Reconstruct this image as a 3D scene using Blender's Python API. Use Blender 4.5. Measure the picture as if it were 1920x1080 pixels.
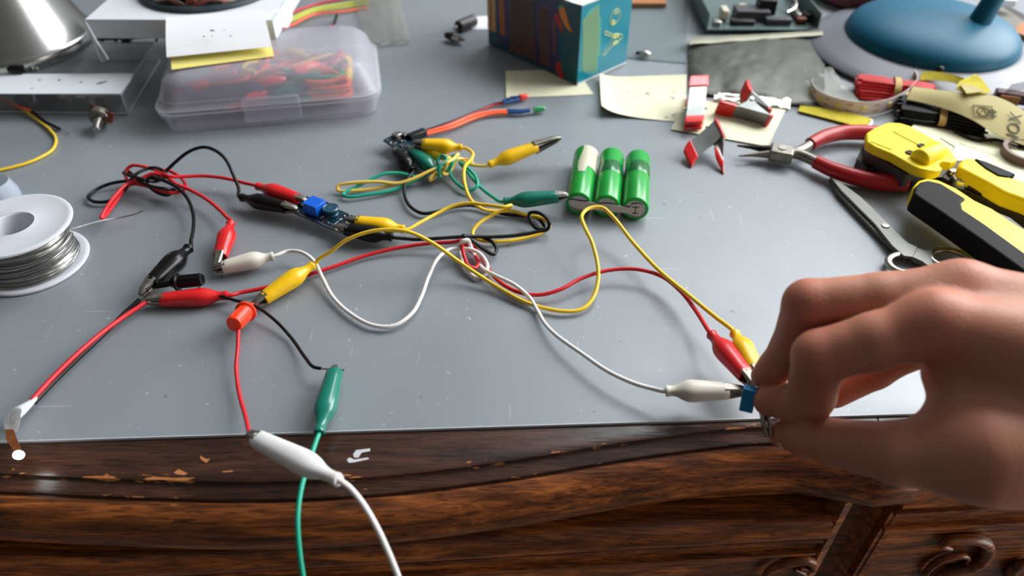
import bpy, bmesh, math, random
import numpy as np
from mathutils import Vector, Matrix, noise
V = Vector
random.seed(11)
sc = bpy.context.scene
for o in list(bpy.data.objects): bpy.data.objects.remove(o)

# ------------------------------------------------------------------ camera, world, light, exposure
F, PITCH, CAMH = 1400.0, math.radians(41), 300.0        # focal length in pixels, pitch below the horizon, height in mm
cam_d = bpy.data.cameras.new('camera'); cam = bpy.data.objects.new('camera', cam_d); sc.collection.objects.link(cam)
cam.location = (0, 0, CAMH * .001); cam.rotation_euler = (math.pi / 2 - PITCH, 0, 0)
cam_d.sensor_width = 36; cam_d.lens = F / 1920 * 36; cam_d.clip_start = .01; cam_d.clip_end = 30
cam_d.dof.use_dof = True; cam_d.dof.focus_distance = .43; cam_d.dof.aperture_fstop = 6.0
sc.camera = cam
sc.view_settings.view_transform = 'Standard'; sc.view_settings.look = 'None'
sc.view_settings.gamma = 1; sc.view_settings.use_curve_mapping = False; sc.view_settings.exposure = 0.0
wd = bpy.data.worlds.new('room'); sc.world = wd; wd.use_nodes = True
nt = wd.node_tree; bg = nt.nodes['Background']
tc = nt.nodes.new('ShaderNodeTexCoord'); dp = nt.nodes.new('ShaderNodeVectorMath'); dp.operation = 'DOT_PRODUCT'; dp.inputs[1].default_value = (.68, .5, .53)
nt.links.new(tc.outputs['Generated'], dp.inputs[0])
mx = nt.nodes.new('ShaderNodeMath'); mx.operation = 'MULTIPLY_ADD'; mx.inputs[1].default_value = .5; mx.inputs[2].default_value = .5
nt.links.new(dp.outputs['Value'], mx.inputs[0])
rp = nt.nodes.new('ShaderNodeValToRGB'); nt.links.new(mx.outputs[0], rp.inputs[0])      # a dim warm room, paler towards the window side
el = rp.color_ramp.elements; el[0].color = (.07, .065, .06, 1); el[0].position = .25; el[1].color = (.66, .69, .73, 1); el[1].position = .98
e = el.new(.74); e.color = (.19, .188, .184, 1)
nt.links.new(rp.outputs[0], bg.inputs[0]); bg.inputs[1].default_value = 1.0
def area_light(name, loc, target, sx, sy, power, col):
    l = bpy.data.lights.new(name, 'AREA'); l.shape = 'RECTANGLE'; l.size = sx; l.size_y = sy; l.energy = power; l.color = col
    o = bpy.data.objects.new(name, l); sc.collection.objects.link(o); o.location = loc
    o.rotation_euler = (V(target) - V(loc)).to_track_quat('-Z', 'Y').to_euler()
area_light('window_daylight', (1.45, .95, .92), (.1, .3, 0), 1.2, 1.2, 55, (.97, .985, 1))
area_light('far_window_daylight', (.95, 1.95, 1.95), (.2, .4, 0), 1.1, 1.0, 34, (.92, .96, 1))
area_light('low_right_fill', (1.7, -.35, -.05), (.1, .2, -.05), 1.0, 1.1, 15, (1, .97, .93))  # added low fill that brightens the drawer fronts, no window known there

# ------------------------------------------------------------------ projection helpers (millimetres)
cP, sP = math.cos(PITCH), math.sin(PITCH)
CAM = V((0, 0, CAMH))
def ray(px, py):
    a = (px - 960) / F; b = -(py - 540) / F
    return V((a, cP + b * sP, -sP + b * cP))
def U(px, py, z=0):
    d = ray(px, py); return CAM + d * ((z - CAMH) / d.z)
def P(px, py, Z): return CAM + ray(px, py) * Z
def onplane(px, py, p0, n):
    d = ray(px, py); return CAM + d * ((p0 - CAM).dot(n) / d.dot(n))

# ------------------------------------------------------------------ materials
def lin(c): return tuple(((x / 255) / 12.92 if x / 255 <= .04045 else ((x / 255 + .055) / 1.055) ** 2.4) for x in c) + (1,)
def mat(name, c, rough=.5, metal=0, var=0, vscale=60, bump=0, bscale=200, trans=0, sss=0, coat=0, spec=.5, ior=1.45, emit=None, es=0, c2=None, stretch=(1, 1, 1)):
    m = bpy.data.materials.new(name); m.use_nodes = True; n = m.node_tree; b = n.nodes['Principled BSDF']
    b.inputs['Base Color'].default_value = lin(c); b.inputs['Roughness'].default_value = rough; b.inputs['Metallic'].default_value = metal
    b.inputs['Transmission Weight'].default_value = trans; b.inputs['Coat Weight'].default_value = coat; b.inputs['Specular IOR Level'].default_value = spec
    b.inputs['IOR'].default_value = ior; b.inputs['Coat Roughness'].default_value = .1
    if sss: b.inputs['Subsurface Weight'].default_value = sss; b.inputs['Subsurface Scale'].default_value = .004; b.inputs['Subsurface Radius'].default_value = (1, .5, .3)
    if emit: b.inputs['Emission Color'].default_value = lin(emit); b.inputs['Emission Strength'].default_value = es
    t = n.nodes.new('ShaderNodeTexCoord'); mp = n.nodes.new('ShaderNodeMapping'); mp.inputs['Scale'].default_value = stretch
    n.links.new(t.outputs['Object'], mp.inputs[0])
    if var or c2:
        nz = n.nodes.new('ShaderNodeTexNoise'); nz.inputs['Scale'].default_value = vscale; nz.inputs['Detail'].default_value = 4
        n.links.new(mp.outputs[0], nz.inputs['Vector'])
        r = n.nodes.new('ShaderNodeValToRGB'); r.color_ramp.elements[0].position = .35; r.color_ramp.elements[1].position = .68
        lc = lin(c); r.color_ramp.elements[1].color = lc
        r.color_ramp.elements[0].color = lin(c2) if c2 else tuple(x * (1 - var) for x in lc[:3]) + (1,)
        n.links.new(nz.outputs[0], r.inputs[0]); n.links.new(r.outputs[0], b.inputs['Base Color'])
    if bump:
        nb = n.nodes.new('ShaderNodeTexNoise'); nb.inputs['Scale'].default_value = bscale; nb.inputs['Detail'].default_value = 5
        n.links.new(mp.outputs[0], nb.inputs['Vector'])
        bp = n.nodes.new('ShaderNodeBump'); bp.inputs['Strength'].default_value = bump; bp.inputs['Distance'].default_value = .001
        n.links.new(nb.outputs[0], bp.inputs['Height']); n.links.new(bp.outputs[0], b.inputs['Normal'])
    return m
def veil(name, c, tfac, rough=.2, c2=None):      # translucent plastic film: part see-through, part milky and glossy
    m = mat(name, c, rough, spec=.6); n = m.node_tree; b = n.nodes['Principled BSDF']; out = n.nodes['Material Output']
    tr = n.nodes.new('ShaderNodeBsdfTransparent'); mxs = n.nodes.new('ShaderNodeMixShader'); mxs.inputs[0].default_value = tfac
    n.links.new(b.outputs[0], mxs.inputs[1]); n.links.new(tr.outputs[0], mxs.inputs[2]); n.links.new(mxs.outputs[0], out.inputs['Surface'])
    return m
M = {}
M['white'] = mat('white_vinyl', (228, 226, 224), .32, spec=.5, sss=.1)
M['offwhite'] = mat('cream_vinyl', (214, 208, 194), .32, spec=.5, sss=.1)
M['red'] = mat('red_vinyl', (214, 28, 30), .28, var=.12, vscale=90, coat=.2)
M['black'] = mat('black_vinyl', (10, 10, 11), .24, spec=.35)
M['yellow'] = mat('yellow_vinyl', (240, 190, 6), .3, var=.1, vscale=90, coat=.15)
M['green'] = mat('teal_vinyl', (6, 112, 92), .26, coat=.3)
M['wred'] = mat('red_wire', (206, 30, 38), .4); M['wblack'] = mat('black_wire', (14, 14, 15), .4, spec=.35)
M['wyellow'] = mat('yellow_wire', (238, 198, 50), .4); M['wyellow2'] = mat('pale_yellow_wire', (244, 206, 92), .4)
M['wgreen'] = mat('green_wire', (24, 160, 130), .4); M['wwhite'] = mat('white_wire', (226, 222, 218), .4)
M['worange'] = mat('orange_wire', (250, 104, 60), .4)
M['steel'] = mat('nickel_steel', (190, 186, 178), .28, 1, var=.25, vscale=300)
M['dullsteel'] = mat('dull_steel', (150, 145, 134), .42, .9, var=.3, vscale=200)
M['darksteel'] = mat('dark_steel', (70, 68, 64), .4, 1, var=.3, vscale=150)
M['paper'] = mat('pale_note_paper', (226, 224, 192), .85, var=.05, vscale=30)
M['paperwhite'] = mat('white_paper', (232, 233, 235), .8)
M['paperyellow'] = mat('yellow_note_paper', (238, 224, 130), .85)
M['card'] = mat('white_card', (222, 226, 230), .7, var=.04, vscale=20)
M['pencil'] = mat('pencil_lead', (96, 98, 90), .7)
M['ink'] = mat('printed_ink', (80, 76, 52), .8)
M['plasticwhite'] = mat('spool_white_plastic', (206, 208, 214), .4, sss=.1, bump=.15, bscale=120)
M['pcb'] = mat('dark_teal_board', (10, 48, 66), .35, var=.3, vscale=400)
M['blackplastic'] = mat('black_plastic', (12, 12, 13), .32, spec=.4)
M['greyplastic'] = mat('grey_plastic', (62, 62, 66), .5)
M['clear'] = veil('clear_acrylic', (190, 196, 200), .86, .06)
M['clear2'] = veil('clear_film', (190, 192, 180), .72, .12)
M['milky'] = veil('milky_polypropylene', (204, 204, 220), .74, .2)
M['milky2'] = veil('milky_lid', (204, 204, 214), .56, .3)
def wood(name, dark, light, wear=False, band=1.0):
    m = mat(name, (60, 34, 16), .3, spec=.5, coat=.1); n = m.node_tree; b = n.nodes['Principled BSDF']; b.inputs['Coat Roughness'].default_value = .25
    t = n.nodes.new('ShaderNodeTexCoord'); mp = n.nodes.new('ShaderNodeMapping'); mp.inputs['Scale'].default_value = (9, 110, 110)
    n.links.new(t.outputs['Object'], mp.inputs[0])
    a = n.nodes.new('ShaderNodeTexNoise'); a.inputs['Scale'].default_value = 1.6; a.inputs['Detail'].default_value = 8; a.inputs['Roughness'].default_value = .68; a.inputs['Distortion'].default_value = .5
    n.links.new(mp.outputs[0], a.inputs['Vector'])
    r = n.nodes.new('ShaderNodeValToRGB'); e = r.color_ramp.elements; e[0].position = .33; e[0].color = lin(dark); e[1].position = .7; e[1].color = lin(light)
    k = e.new(.5); k.color = lin(tuple((x * .55 + y * .45) for x, y in zip(dark, light)))
    n.links.new(a.outputs[0], r.inputs[0])
    mp2 = n.nodes.new('ShaderNodeMapping'); mp2.inputs['Scale'].default_value = (75, 1100, 1100); n.links.new(t.outputs['Object'], mp2.inputs[0])
    p = n.nodes.new('ShaderNodeTexNoise'); p.inputs['Scale'].default_value = 1; p.inputs['Detail'].default_value = 3; n.links.new(mp2.outputs[0], p.inputs['Vector'])
    pr = n.nodes.new('ShaderNodeValToRGB'); pr.color_ramp.elements[0].position = .36; pr.color_ramp.elements[1].position = .47
    pr.color_ramp.elements[0].color = (.28, .25, .22, 1); pr.color_ramp.elements[1].color = (1, 1, 1, 1); n.links.new(p.outputs[0], pr.inputs[0])
    mu = n.nodes.new('ShaderNodeMixRGB'); mu.blend_type = 'MULTIPLY'; mu.inputs[0].default_value = .85
    n.links.new(r.outputs[0], mu.inputs[1]); n.links.new(pr.outputs[0], mu.inputs[2]); col = mu.outputs[0]
    if wear:
        at = n.nodes.new('ShaderNodeAttribute'); at.attribute_name = 'wear'
        mp3 = n.nodes.new('ShaderNodeMapping'); mp3.inputs['Scale'].default_value = (45, 260, 260); n.links.new(t.outputs['Object'], mp3.inputs[0])
        w = n.nodes.new('ShaderNodeTexNoise'); w.inputs['Scale'].default_value = 2.0; w.inputs['Detail'].default_value = 6; w.inputs['Roughness'].default_value = .6; n.links.new(mp3.outputs[0], w.inputs['Vector'])
        s = n.nodes.new('ShaderNodeMath'); s.operation = 'MULTIPLY_ADD'; s.inputs[1].default_value = .32; lf = n.nodes.new('ShaderNodeTexNoise'); lf.inputs['Scale'].default_value = 26; n.links.new(t.outputs['Object'], lf.inputs['Vector']); lr = n.nodes.new('ShaderNodeMapRange'); lr.inputs['From Min'].default_value = .38; lr.inputs['From Max'].default_value = .66; n.links.new(lf.outputs[0], lr.inputs[0]); lm = n.nodes.new('ShaderNodeMath'); lm.operation = 'MULTIPLY'; n.links.new(at.outputs['Fac'], lm.inputs[0]); n.links.new(lr.outputs[0], lm.inputs[1]); n.links.new(lm.outputs[0], s.inputs[0]); n.links.new(w.outputs[0], s.inputs[2])
        wr = n.nodes.new('ShaderNodeValToRGB'); wr.color_ramp.elements[0].position = .735; wr.color_ramp.elements[1].position = .755; n.links.new(s.outputs[0], wr.inputs[0])
        mw = n.nodes.new('ShaderNodeMixRGB'); n.links.new(wr.outputs[0], mw.inputs[0]); n.links.new(col, mw.inputs[1]); mw.inputs[2].default_value = lin((176, 112, 62)); col = mw.outputs[0]
    n.links.new(col, b.inputs['Base Color'])
    bp = n.nodes.new('ShaderNodeBump'); bp.inputs['Strength'].default_value = .35; bp.inputs['Distance'].default_value = .0005
    n.links.new(p.outputs[0], bp.inputs['Height']); n.links.new(bp.outputs[0], b.inputs['Normal'])
    return m
M['wood_top'] = wood('dark_worn_walnut', (34, 20, 15), (84, 50, 33), wear=True)
M['wood'] = wood('walnut', (56, 27, 12), (198, 114, 52), wear=False)
M['wood_edge'] = wood('walnut_edge', (54, 27, 13), (196, 112, 52), wear=True)
def mat_mat():
    m = mat('grey_desk_mat', (120, 126, 134), .34, spec=.85); n = m.node_tree; b = n.nodes['Principled BSDF']
    t = n.nodes.new('ShaderNodeTexCoord')
    nz = n.nodes.new('ShaderNodeTexNoise'); nz.inputs['Scale'].default_value = 7; nz.inputs['Detail'].default_value = 5; n.links.new(t.outputs['Object'], nz.inputs['Vector'])
    r = n.nodes.new('ShaderNodeValToRGB'); r.color_ramp.elements[0].color = lin((122, 128, 132)); r.color_ramp.elements[1].color = lin((134, 141, 146)); r.color_ramp.elements[0].position = .3; r.color_ramp.elements[1].position = .7
    n.links.new(nz.outputs[0], r.inputs[0]); col = r.outputs[0]
    # specks of dust and solder: distorted voronoi points with a random cut-off; scratches: stretched noise
    for sca, size, seedoff, tint, st in ((90, .035, 0, (215, 216, 214), (1, 1, 1)), (170, .035, 3, (190, 192, 190), (1, 1, 1)), (45, .03, 7, (84, 84, 74), (1, 1, 1)), (40, .05, 5, (156, 162, 168), (.22, 4, 1)), (44, .05, 9, (152, 158, 164), (3.6, .3, 1)), (130, .05, 2, (160, 164, 166), (1, .8, 1))):
        mp = n.nodes.new('ShaderNodeMapping'); mp.inputs['Location'].default_value = (seedoff, seedoff * .7, 0); mp.inputs['Scale'].default_value = st; n.links.new(t.outputs['Object'], mp.inputs[0])
        dn = n.nodes.new('ShaderNodeTexNoise'); dn.inputs['Scale'].default_value = sca * 4; n.links.new(mp.outputs[0], dn.inputs['Vector'])
        mxv = n.nodes.new('ShaderNodeMixRGB'); mxv.blend_type = 'ADD'; mxv.inputs[0].default_value = .006; n.links.new(mp.outputs[0], mxv.inputs[1]); n.links.new(dn.outputs['Color'], mxv.inputs[2])
        vo = n.nodes.new('ShaderNodeTexVoronoi'); vo.inputs['Scale'].default_value = sca; vo.voronoi_dimensions = '2D'; n.links.new(mxv.outputs[0], vo.inputs['Vector'])
        sx = n.nodes.new('ShaderNodeSeparateColor'); n.links.new(vo.outputs['Color'], sx.inputs[0])
        pw = n.nodes.new('ShaderNodeMath'); pw.operation = 'POWER'; pw.inputs[1].default_value = 9.0; n.links.new(sx.outputs[0], pw.inputs[0])
        ml = n.nodes.new('ShaderNodeMath'); ml.operation = 'MULTIPLY_ADD'; ml.inputs[1].default_value = size * 2.2; ml.inputs[2].default_value = -.01; n.links.new(pw.outputs[0], ml.inputs[0])
        lt = n.nodes.new('ShaderNodeMath'); lt.operation = 'LESS_THAN'; n.links.new(vo.outputs['Distance'], lt.inputs[0]); n.links.new(ml.outputs[0], lt.inputs[1])
        sc2 = n.nodes.new('ShaderNodeMath'); sc2.operation = 'MULTIPLY'; sc2.inputs[1].default_value = .55; n.links.new(lt.outputs[0], sc2.inputs[0])
        mm = n.nodes.new('ShaderNodeMixRGB'); n.links.new(sc2.outputs[0], mm.inputs[0]); n.links.new(col, mm.inputs[1]); mm.inputs[2].default_value = lin(tint); col = mm.outputs[0]
    n.links.new(col, b.inputs['Base Color'])
    n2 = n.nodes.new('ShaderNodeTexNoise'); n2.inputs['Scale'].default_value = 30; n2.inputs['Detail'].default_value = 6; n.links.new(t.outputs['Object'], n2.inputs['Vector'])
    mr = n.nodes.new('ShaderNodeMapRange'); mr.inputs['To Min'].default_value = .34; mr.inputs['To Max'].default_value = .46; n.links.new(n2.outputs[0], mr.inputs[0]); n.links.new(mr.outputs[0], b.inputs['Roughness'])
    return m
M['mat'] = mat_mat(); M['matedge'] = mat('mat_cut_edge_lit_rim', (176, 180, 184), .4)

# ------------------------------------------------------------------ mesh helpers
OFF = {}
def frame(p, zdir, xhint=V((1, 0, 0))):
    z = V(zdir).normalized(); x = V(xhint); x = (x - z * x.dot(z))
    if x.length < 1e-4: x = V((0, 1, 0)) - z * z.y
    x.normalize(); y = z.cross(x)
    m = Matrix((x, y, z)).transposed().to_4x4(); m.translation = V(p); return m
def catmull(pts, n=8, closed=False):
    pts = [V(p) for p in pts]; out = []; L = len(pts)
    rng = range(L if closed else L - 1)
    for i in rng:
        if closed: p0, p1, p2, p3 = pts[i - 1], pts[i], pts[(i + 1) % L], pts[(i + 2) % L]
        else:
            p1, p2 = pts[i], pts[i + 1]; p0 = pts[i - 1] if i else p1 * 2 - p2; p3 = pts[i + 2] if i + 2 < L else p2 * 2 - p1
        t0 = 0; t1 = max((p1 - p0).length, 1e-6) ** .5; t2 = t1 + max((p2 - p1).length, 1e-6) ** .5; t3 = t2 + max((p3 - p2).length, 1e-6) ** .5
        for k in range(n):
            t = t1 + (t2 - t1) * k / n
            A1 = p0 * ((t1 - t) / (t1 - t0)) + p1 * ((t - t0) / (t1 - t0)); A2 = p1 * ((t2 - t) / (t2 - t1)) + p2 * ((t - t1) / (t2 - t1)); A3 = p2 * ((t3 - t) / (t3 - t2)) + p3 * ((t - t2) / (t3 - t2))
            B1 = A1 * ((t2 - t) / (t2 - t0)) + A2 * ((t - t0) / (t2 - t0)); B2 = A2 * ((t3 - t) / (t3 - t1)) + A3 * ((t - t1) / (t3 - t1))
            out.append(B1 * ((t2 - t) / (t2 - t1)) + B2 * ((t - t1) / (t2 - t1)))
    if not closed: out.append(pts[-1])
    return out
class MB:
    def __init__(s): s.v = []; s.f = []; s.m = []
    def add(s, vs, fs, mi=0):
        b = len(s.v); s.v += [V(x) for x in vs]; s.f += [tuple(i + b for i in f) for f in fs]; s.m += [mi] * len(fs); return s
    def loft(s, rings, cap=True, mi=0, closed=False, ringclosed=True):
        n = len(rings[0]); fs = []; L = len(rings)
        for i in range(L if closed else L - 1):
            j = (i + 1) % L
            for k in range(n if ringclosed else n - 1):
                fs.append((i * n + k, i * n + (k + 1) % n, j * n + (k + 1) % n, j * n + k))
        if cap and not closed: fs.append(tuple(reversed(range(n)))); fs.append(tuple(range((L - 1) * n, L * n)))
        return s.add([p for r in rings for p in r], fs, mi)
    def box(s, c, size, T=None, mi=0):
        c = V(c); h = V(size) / 2; T = T or Matrix()
        vs = [T @ (c + V((x * h.x, y * h.y, z * h.z))) for z in (-1, 1) for x, y in ((-1, -1), (1, -1), (1, 1), (-1, 1))]
        return s.loft([vs[:4], vs[4:]], mi=mi)
    def prism(s, pts, z0, z1, T=None, mi=0, taper=0):
        T = T or Matrix(); c = sum((V((p[0], p[1], 0)) for p in pts), V((0, 0, 0))) / len(pts)
        a = sum(pts[i][0] * pts[(i + 1) % len(pts)][1] - pts[(i + 1) % len(pts)][0] * pts[i][1] for i in range(len(pts)))
        if a < 0: pts = list(reversed(pts))
        lo = [T @ V((p[0], p[1], z0)) for p in pts]; hi = [T @ V((p[0] + (c.x - p[0]) * taper, p[1] + (c.y - p[1]) * taper, z1)) for p in pts]
        return s.loft([lo, hi], mi=mi)
    def tube(s, pts, r, seg=10, mi=0, closed=False, cap=True, flat=None):
        pts = [V(p) for p in pts]; L = len(pts); rings = []; t0 = (pts[1] - pts[0]).normalized()
        x = V((0, 0, 1)) if abs(t0.z) < .9 else V((1, 0, 0)); x = (x - t0 * x.dot(t0)).normalized()
        for i in range(L):
            a = pts[(i - 1) % L] if (closed or i) else pts[0]; b = pts[(i + 1) % L] if (closed or i < L - 1) else pts[-1]
            t = (b - a); t = t.normalized() if t.length > 1e-9 else t0
            x = x - t * x.dot(t); x = x.normalized() if x.length > 1e-6 else t.orthogonal().normalized(); y = t.cross(x); t0 = t
            rr = r[i] if isinstance(r, (list, tuple)) else r
            fx, fy = flat or (1, 1)
            rings.append([pts[i] + (x * math.cos(q) * fx + y * math.sin(q) * fy) * rr for q in [2 * math.pi * k / seg for k in range(seg)]])
        return s.loft(rings, cap, mi, closed)
    def cyl(s, a, b, r0, r1=None, seg=20, mi=0): return s.tube([a, b], [r0, r0 if r1 is None else r1], seg, mi)
    def lathe(s, prof, T=None, seg=32, mi=0, cap=False):
        T = T or Matrix(); return s.loft([[T @ V((r * math.cos(2 * math.pi * k / seg), r * math.sin(2 * math.pi * k / seg), z)) for k in range(seg)] for r, z in prof], cap, mi)
    def ball(s, c, r, T=None, mi=0, seg=14, n=9):
        T = T or Matrix(); r = V((r, r, r)) if not isinstance(r, (tuple, Vector)) else V(r)
        rings = [[T @ (V(c) + V((r.x * math.sin(a) * math.cos(q), r.y * math.sin(a) * math.sin(q), -r.z * math.cos(a)))) for q in [2 * math.pi * k / seg for k in range(seg)]] for a in [math.pi * (i + .02) / (n - .96) for i in range(n)]]
        return s.loft(rings, True, mi)
    def grid(s, fn, nu, nv, thick=.2, mi=0):       # a sheet of fn(u,v) with thickness
        a = [fn(i / nu, j / nv) for j in range(nv + 1) for i in range(nu + 1)]; w = nu + 1; N = len(a)
        fs = [(j * w + i, j * w + i + 1, (j + 1) * w + i + 1, (j + 1) * w + i) for j in range(nv) for i in range(nu)]
        nrm = [V((0, 0, 0)) for _ in a]
        for f in fs:
            q = (a[f[1]] - a[f[0]]).cross(a[f[3]] - a[f[0]])
            for i in f: nrm[i] += q
        b = [p - q.normalized() * thick for p, q in zip(a, nrm)]
        fs2 = [tuple(i + N for i in reversed(f)) for f in fs]
        ed = [i for i in range(w)] + [j * w + nu for j in range(1, nv + 1)] + [nv * w + i for i in range(nu - 1, -1, -1)] + [j * w for j in range(nv - 1, 0, -1)]
        rim = [(ed[k], ed[k] + N, ed[(k + 1) % len(ed)] + N, ed[(k + 1) % len(ed)]) for k in range(len(ed))]
        return s.add(a + b, fs + fs2 + rim, mi)
    def build(s, name, m, parent=None, bevel=0, angle=38, sub=0, label=None, seg=2):
        if parent is None:
            lo = V((sum(p.x for p in s.v) / len(s.v), sum(p.y for p in s.v) / len(s.v), min(p.z for p in s.v)))
        else: lo = OFF[parent.name]
        me = bpy.data.meshes.new(name); me.from_pydata([(p - lo) * .001 for p in s.v], [], s.f)
        ms = m if isinstance(m, list) else [m]
        for q in ms: me.materials.append(M[q] if isinstance(q, str) else q)
        me.polygons.foreach_set('material_index', s.m); me.polygons.foreach_set('use_smooth', [True] * len(me.polygons))
        me.update()
        bm = bmesh.new(); bm.from_mesh(me); bmesh.ops.recalc_face_normals(bm, faces=bm.faces); bm.to_mesh(me); bm.free()
        me.set_sharp_from_angle(angle=math.radians(angle))
        o = bpy.data.objects.new(name, me); sc.collection.objects.link(o)
        if parent is None: o.location = lo * .001
        else: o.parent = parent
        OFF[o.name] = lo
        if bevel:
            md = o.modifiers.new('bevel', 'BEVEL'); md.width = bevel * .001; md.segments = seg; md.limit_method = 'ANGLE'; md.angle_limit = math.radians(35)
        if sub:
            md = o.modifiers.new('sub', 'SUBSURF'); md.levels = sub; md.render_levels = sub
        if label: o['label'] = label
        return o
def tag(o, label, cat, group=None, kind=None):
    o['label'] = label; o['category'] = cat
    if group: o['group'] = group
    if kind: o['kind'] = kind
    return o
def thing(name, loc, label, cat, group=None):
    o = bpy.data.objects.new(name, None); sc.collection.objects.link(o); o.location = V(loc) * .001; o.empty_display_size = .005
    OFF[o.name] = V(loc); return tag(o, label, cat, group)
def textmesh(mb, txt, size, T, mi=0, depth=.1):
    c = bpy.data.curves.new('t', 'FONT'); c.body = txt; c.size = size; c.extrude = depth; c.align_x = 'CENTER'; c.align_y = 'CENTER'
    o = bpy.data.objects.new('t', c); sc.collection.objects.link(o); dg = bpy.context.evaluated_depsgraph_get()
    me = bpy.data.meshes.new_from_object(o.evaluated_get(dg))
    mb.add([T @ v.co for v in me.vertices], [tuple(p.vertices) for p in me.polygons], mi)
    bpy.data.objects.remove(o); bpy.data.meshes.remove(me)

# ------------------------------------------------------------------ the desk and its mat
def interp(tab, x):
    if x <= tab[0][0]: return tab[0][1]
    for (x0, y0), (x1, y1) in zip(tab, tab[1:]):
        if x <= x1:
            t = (x - x0) / (x1 - x0); return y0 + (y1 - y0) * t
    return tab[-1][1]
front = catmull([V((x, y, 0)) for x, y in ((-760, 262), (-520, 252), (-380, 230), (-300, 216.5), (-246, 212), (-184, 208.7), (-122, 207.2), (-61, 210.5), (0, 219.4), (64, 231.6), (131, 240), (160, 236), (189, 229.5))], 10)
front2 = [V((200, 239, 0)), V((209, 249, 0))] + catmull([V((x, y, 0)) for x, y in ((216, 268), (235, 284), (280, 291), (400, 288), (760, 292))], 6)
contour = front + front2
prof = [(-5.5, -1.5, 0), (-1.2, -1.5, .7), (0, -2.0, 1), (.3, -3.6, .7), (1.2, -4.2, 0), (6.2, -4.9, .2), (7.4, -5.4, .7), (7.8, -6.8, 0), (8.6, -6.9, 0), (9.8, -6.0, .25), (13.5, -7.3, .1), (17.5, -11, 0), (20, -16, 0), (21, -22, 0), (20.4, -27, 0), (18.5, -31, .1), (16.5, -33.2, .3), (13, -34, 0), (-20, -34, 0)]
nrm = []
for i in range(len(contour)):
    a = contour[max(i - 1, 0)]; b = contour[min(i + 1, len(contour) - 1)]; t = (b - a).normalized(); nrm.append(V((t.y, -t.x, 0)))
desk = thing('desk', (0, 400, -180), 'dark carved walnut desk with a serpentine front edge, under the grey mat', 'desk')
mb = MB(); rings = []; wear = []
back = 1050
for c, n in zip(contour, nrm):
    r = [V((c.x, back, -1.5)), V((c.x, c.y + 40, -1.5))] + [V((c.x + n.x * d, c.y + n.y * d, z)) for d, z, w in prof] + [V((c.x, c.y + 60, -34)), V((c.x, back, -34))]
    rings.append(r); wear += [0, 0] + [w for d, z, w in prof] + [0, 0]
mb.loft(rings)
nr = len(rings[0])
mb.m = [(0 if (k % nr) < 6 or (k % nr) > 20 else (1 if k % nr > 9 else 0)) for k in range(len(mb.f))]
top = mb.build('tabletop', ['wood_top', 'wood_edge'], desk, angle=50)
at = top.data.attributes.new('wear', 'FLOAT', 'POINT'); at.data.foreach_set('value', wear)
# cabinet: front plane runs along yc(x)
def yc(x): return 210.2 + .062 * x
def fr(x0, x1, pr, step=30, off=0):
    n = max(2, int((x1 - x0) / step)); return [[V((x0 + (x1 - x0) * i / n, yc(x0 + (x1 - x0) * i / n) + off - d, z)) for d, z in pr] for i in range(n + 1)]
MB().loft(fr(-560, 150, [(-60, -34), (-10, -34), (-9, -43.5), (-14, -44), (-60, -44)])).build('rail', 'wood', desk)
MB().loft(fr(-560, 168, [(-60, -47.2), (-8, -47.2), (0, -47.2), (4, -48), (7.5, -50.4), (9.5, -54.5), (9.5, -58.5), (7.5, -62.5), (3, -65.2), (1.2, -66.2), (5.6, -66.8), (6.8, -68.2), (5.6, -69.6), (2.4, -70.2), (2.4, -80.4), (5.4, -81), (5.4, -83.4), (1.2, -84.2), (1.2, -160), (-60, -160)])).build('drawer_front', 'wood', desk, angle=30)
MB().loft(fr(206, 760, [(-60, -34), (2, -34), (5, -38), (7.6, -42), (8, -47), (5, -52), (2, -53.8), (6.2, -54.4), (6.8, -56.2), (2.8, -57.4), (2.8, -70.6), (6, -71.2), (6, -73.8), (2.4, -74.6), (2.4, -160), (-60, -160)], off=6)).build('drawer_front', 'wood', desk, angle=30)
# recessed canted post between the drawers
mb = MB()
def post(x0, y0, x1, y1): return [V((x0, y0, 0)), V((x1, y1, 0))]
q = [(166, 222), (171, 216), (176, 218), (183, 232), (192, 240), (200, 239), (206, 232), (209, 226), (212, 226), (212, 280), (166, 280)]
mb.loft([[V((x, y, -34)) for x, y in q], [V((x, y, -160)) for x, y in q]]).build('corner_post', 'wood', desk)
MB().box((0, 640, -98), (1400, 760, 124)).build('carcass', 'wood', desk)
# carved scrolls on the drawer fronts, each a C curve of swelling relief
def scroll(pts, rad, off=0, parent=desk):
    p = []
    for px, py in pts:
        n = V((-.062, 1, 0)).normalized(); p.append(onplane(px, py, V((0, yc(0) + off, 0)), n))
    c = catmull(p, 8); L = len(c); return c, [rad * (.35 + .65 * math.sin(math.pi * min(1, (i + 1) / L * .92 + .04))) for i in range(L)]
for pts, rad, off in (([(1782, 1029), (1766, 1022), (1775, 1014), (1795, 1012), (1830, 1012), (1850, 1020), (1850, 1042), (1825, 1062), (1790, 1070), (1765, 1078), (1752, 1100), (1765, 1130)], 3.7, .5),
                      ([(1752, 1100), (1735, 1092), (1738, 1072), (1765, 1050), (1800, 1042), (1815, 1046), (1812, 1056)], 2.2, .5),
                      ([(1930, 1050), (1905, 1062), (1895, 1085), (1905, 1110)], 3.4, .5),
                      ([(1500, 1066), (1520, 1068), (1526, 1058), (1512, 1050), (1490, 1052), (1460, 1060), (1440, 1072), (1428, 1095)], 3.0, -5),
                      ([(1490, 1068), (1505, 1076), (1512, 1092)], 2.4, -5)):
    c, r = scroll(pts, rad, off); MB().tube(c, r, 10).build('carved_scroll', 'wood', desk)
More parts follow.
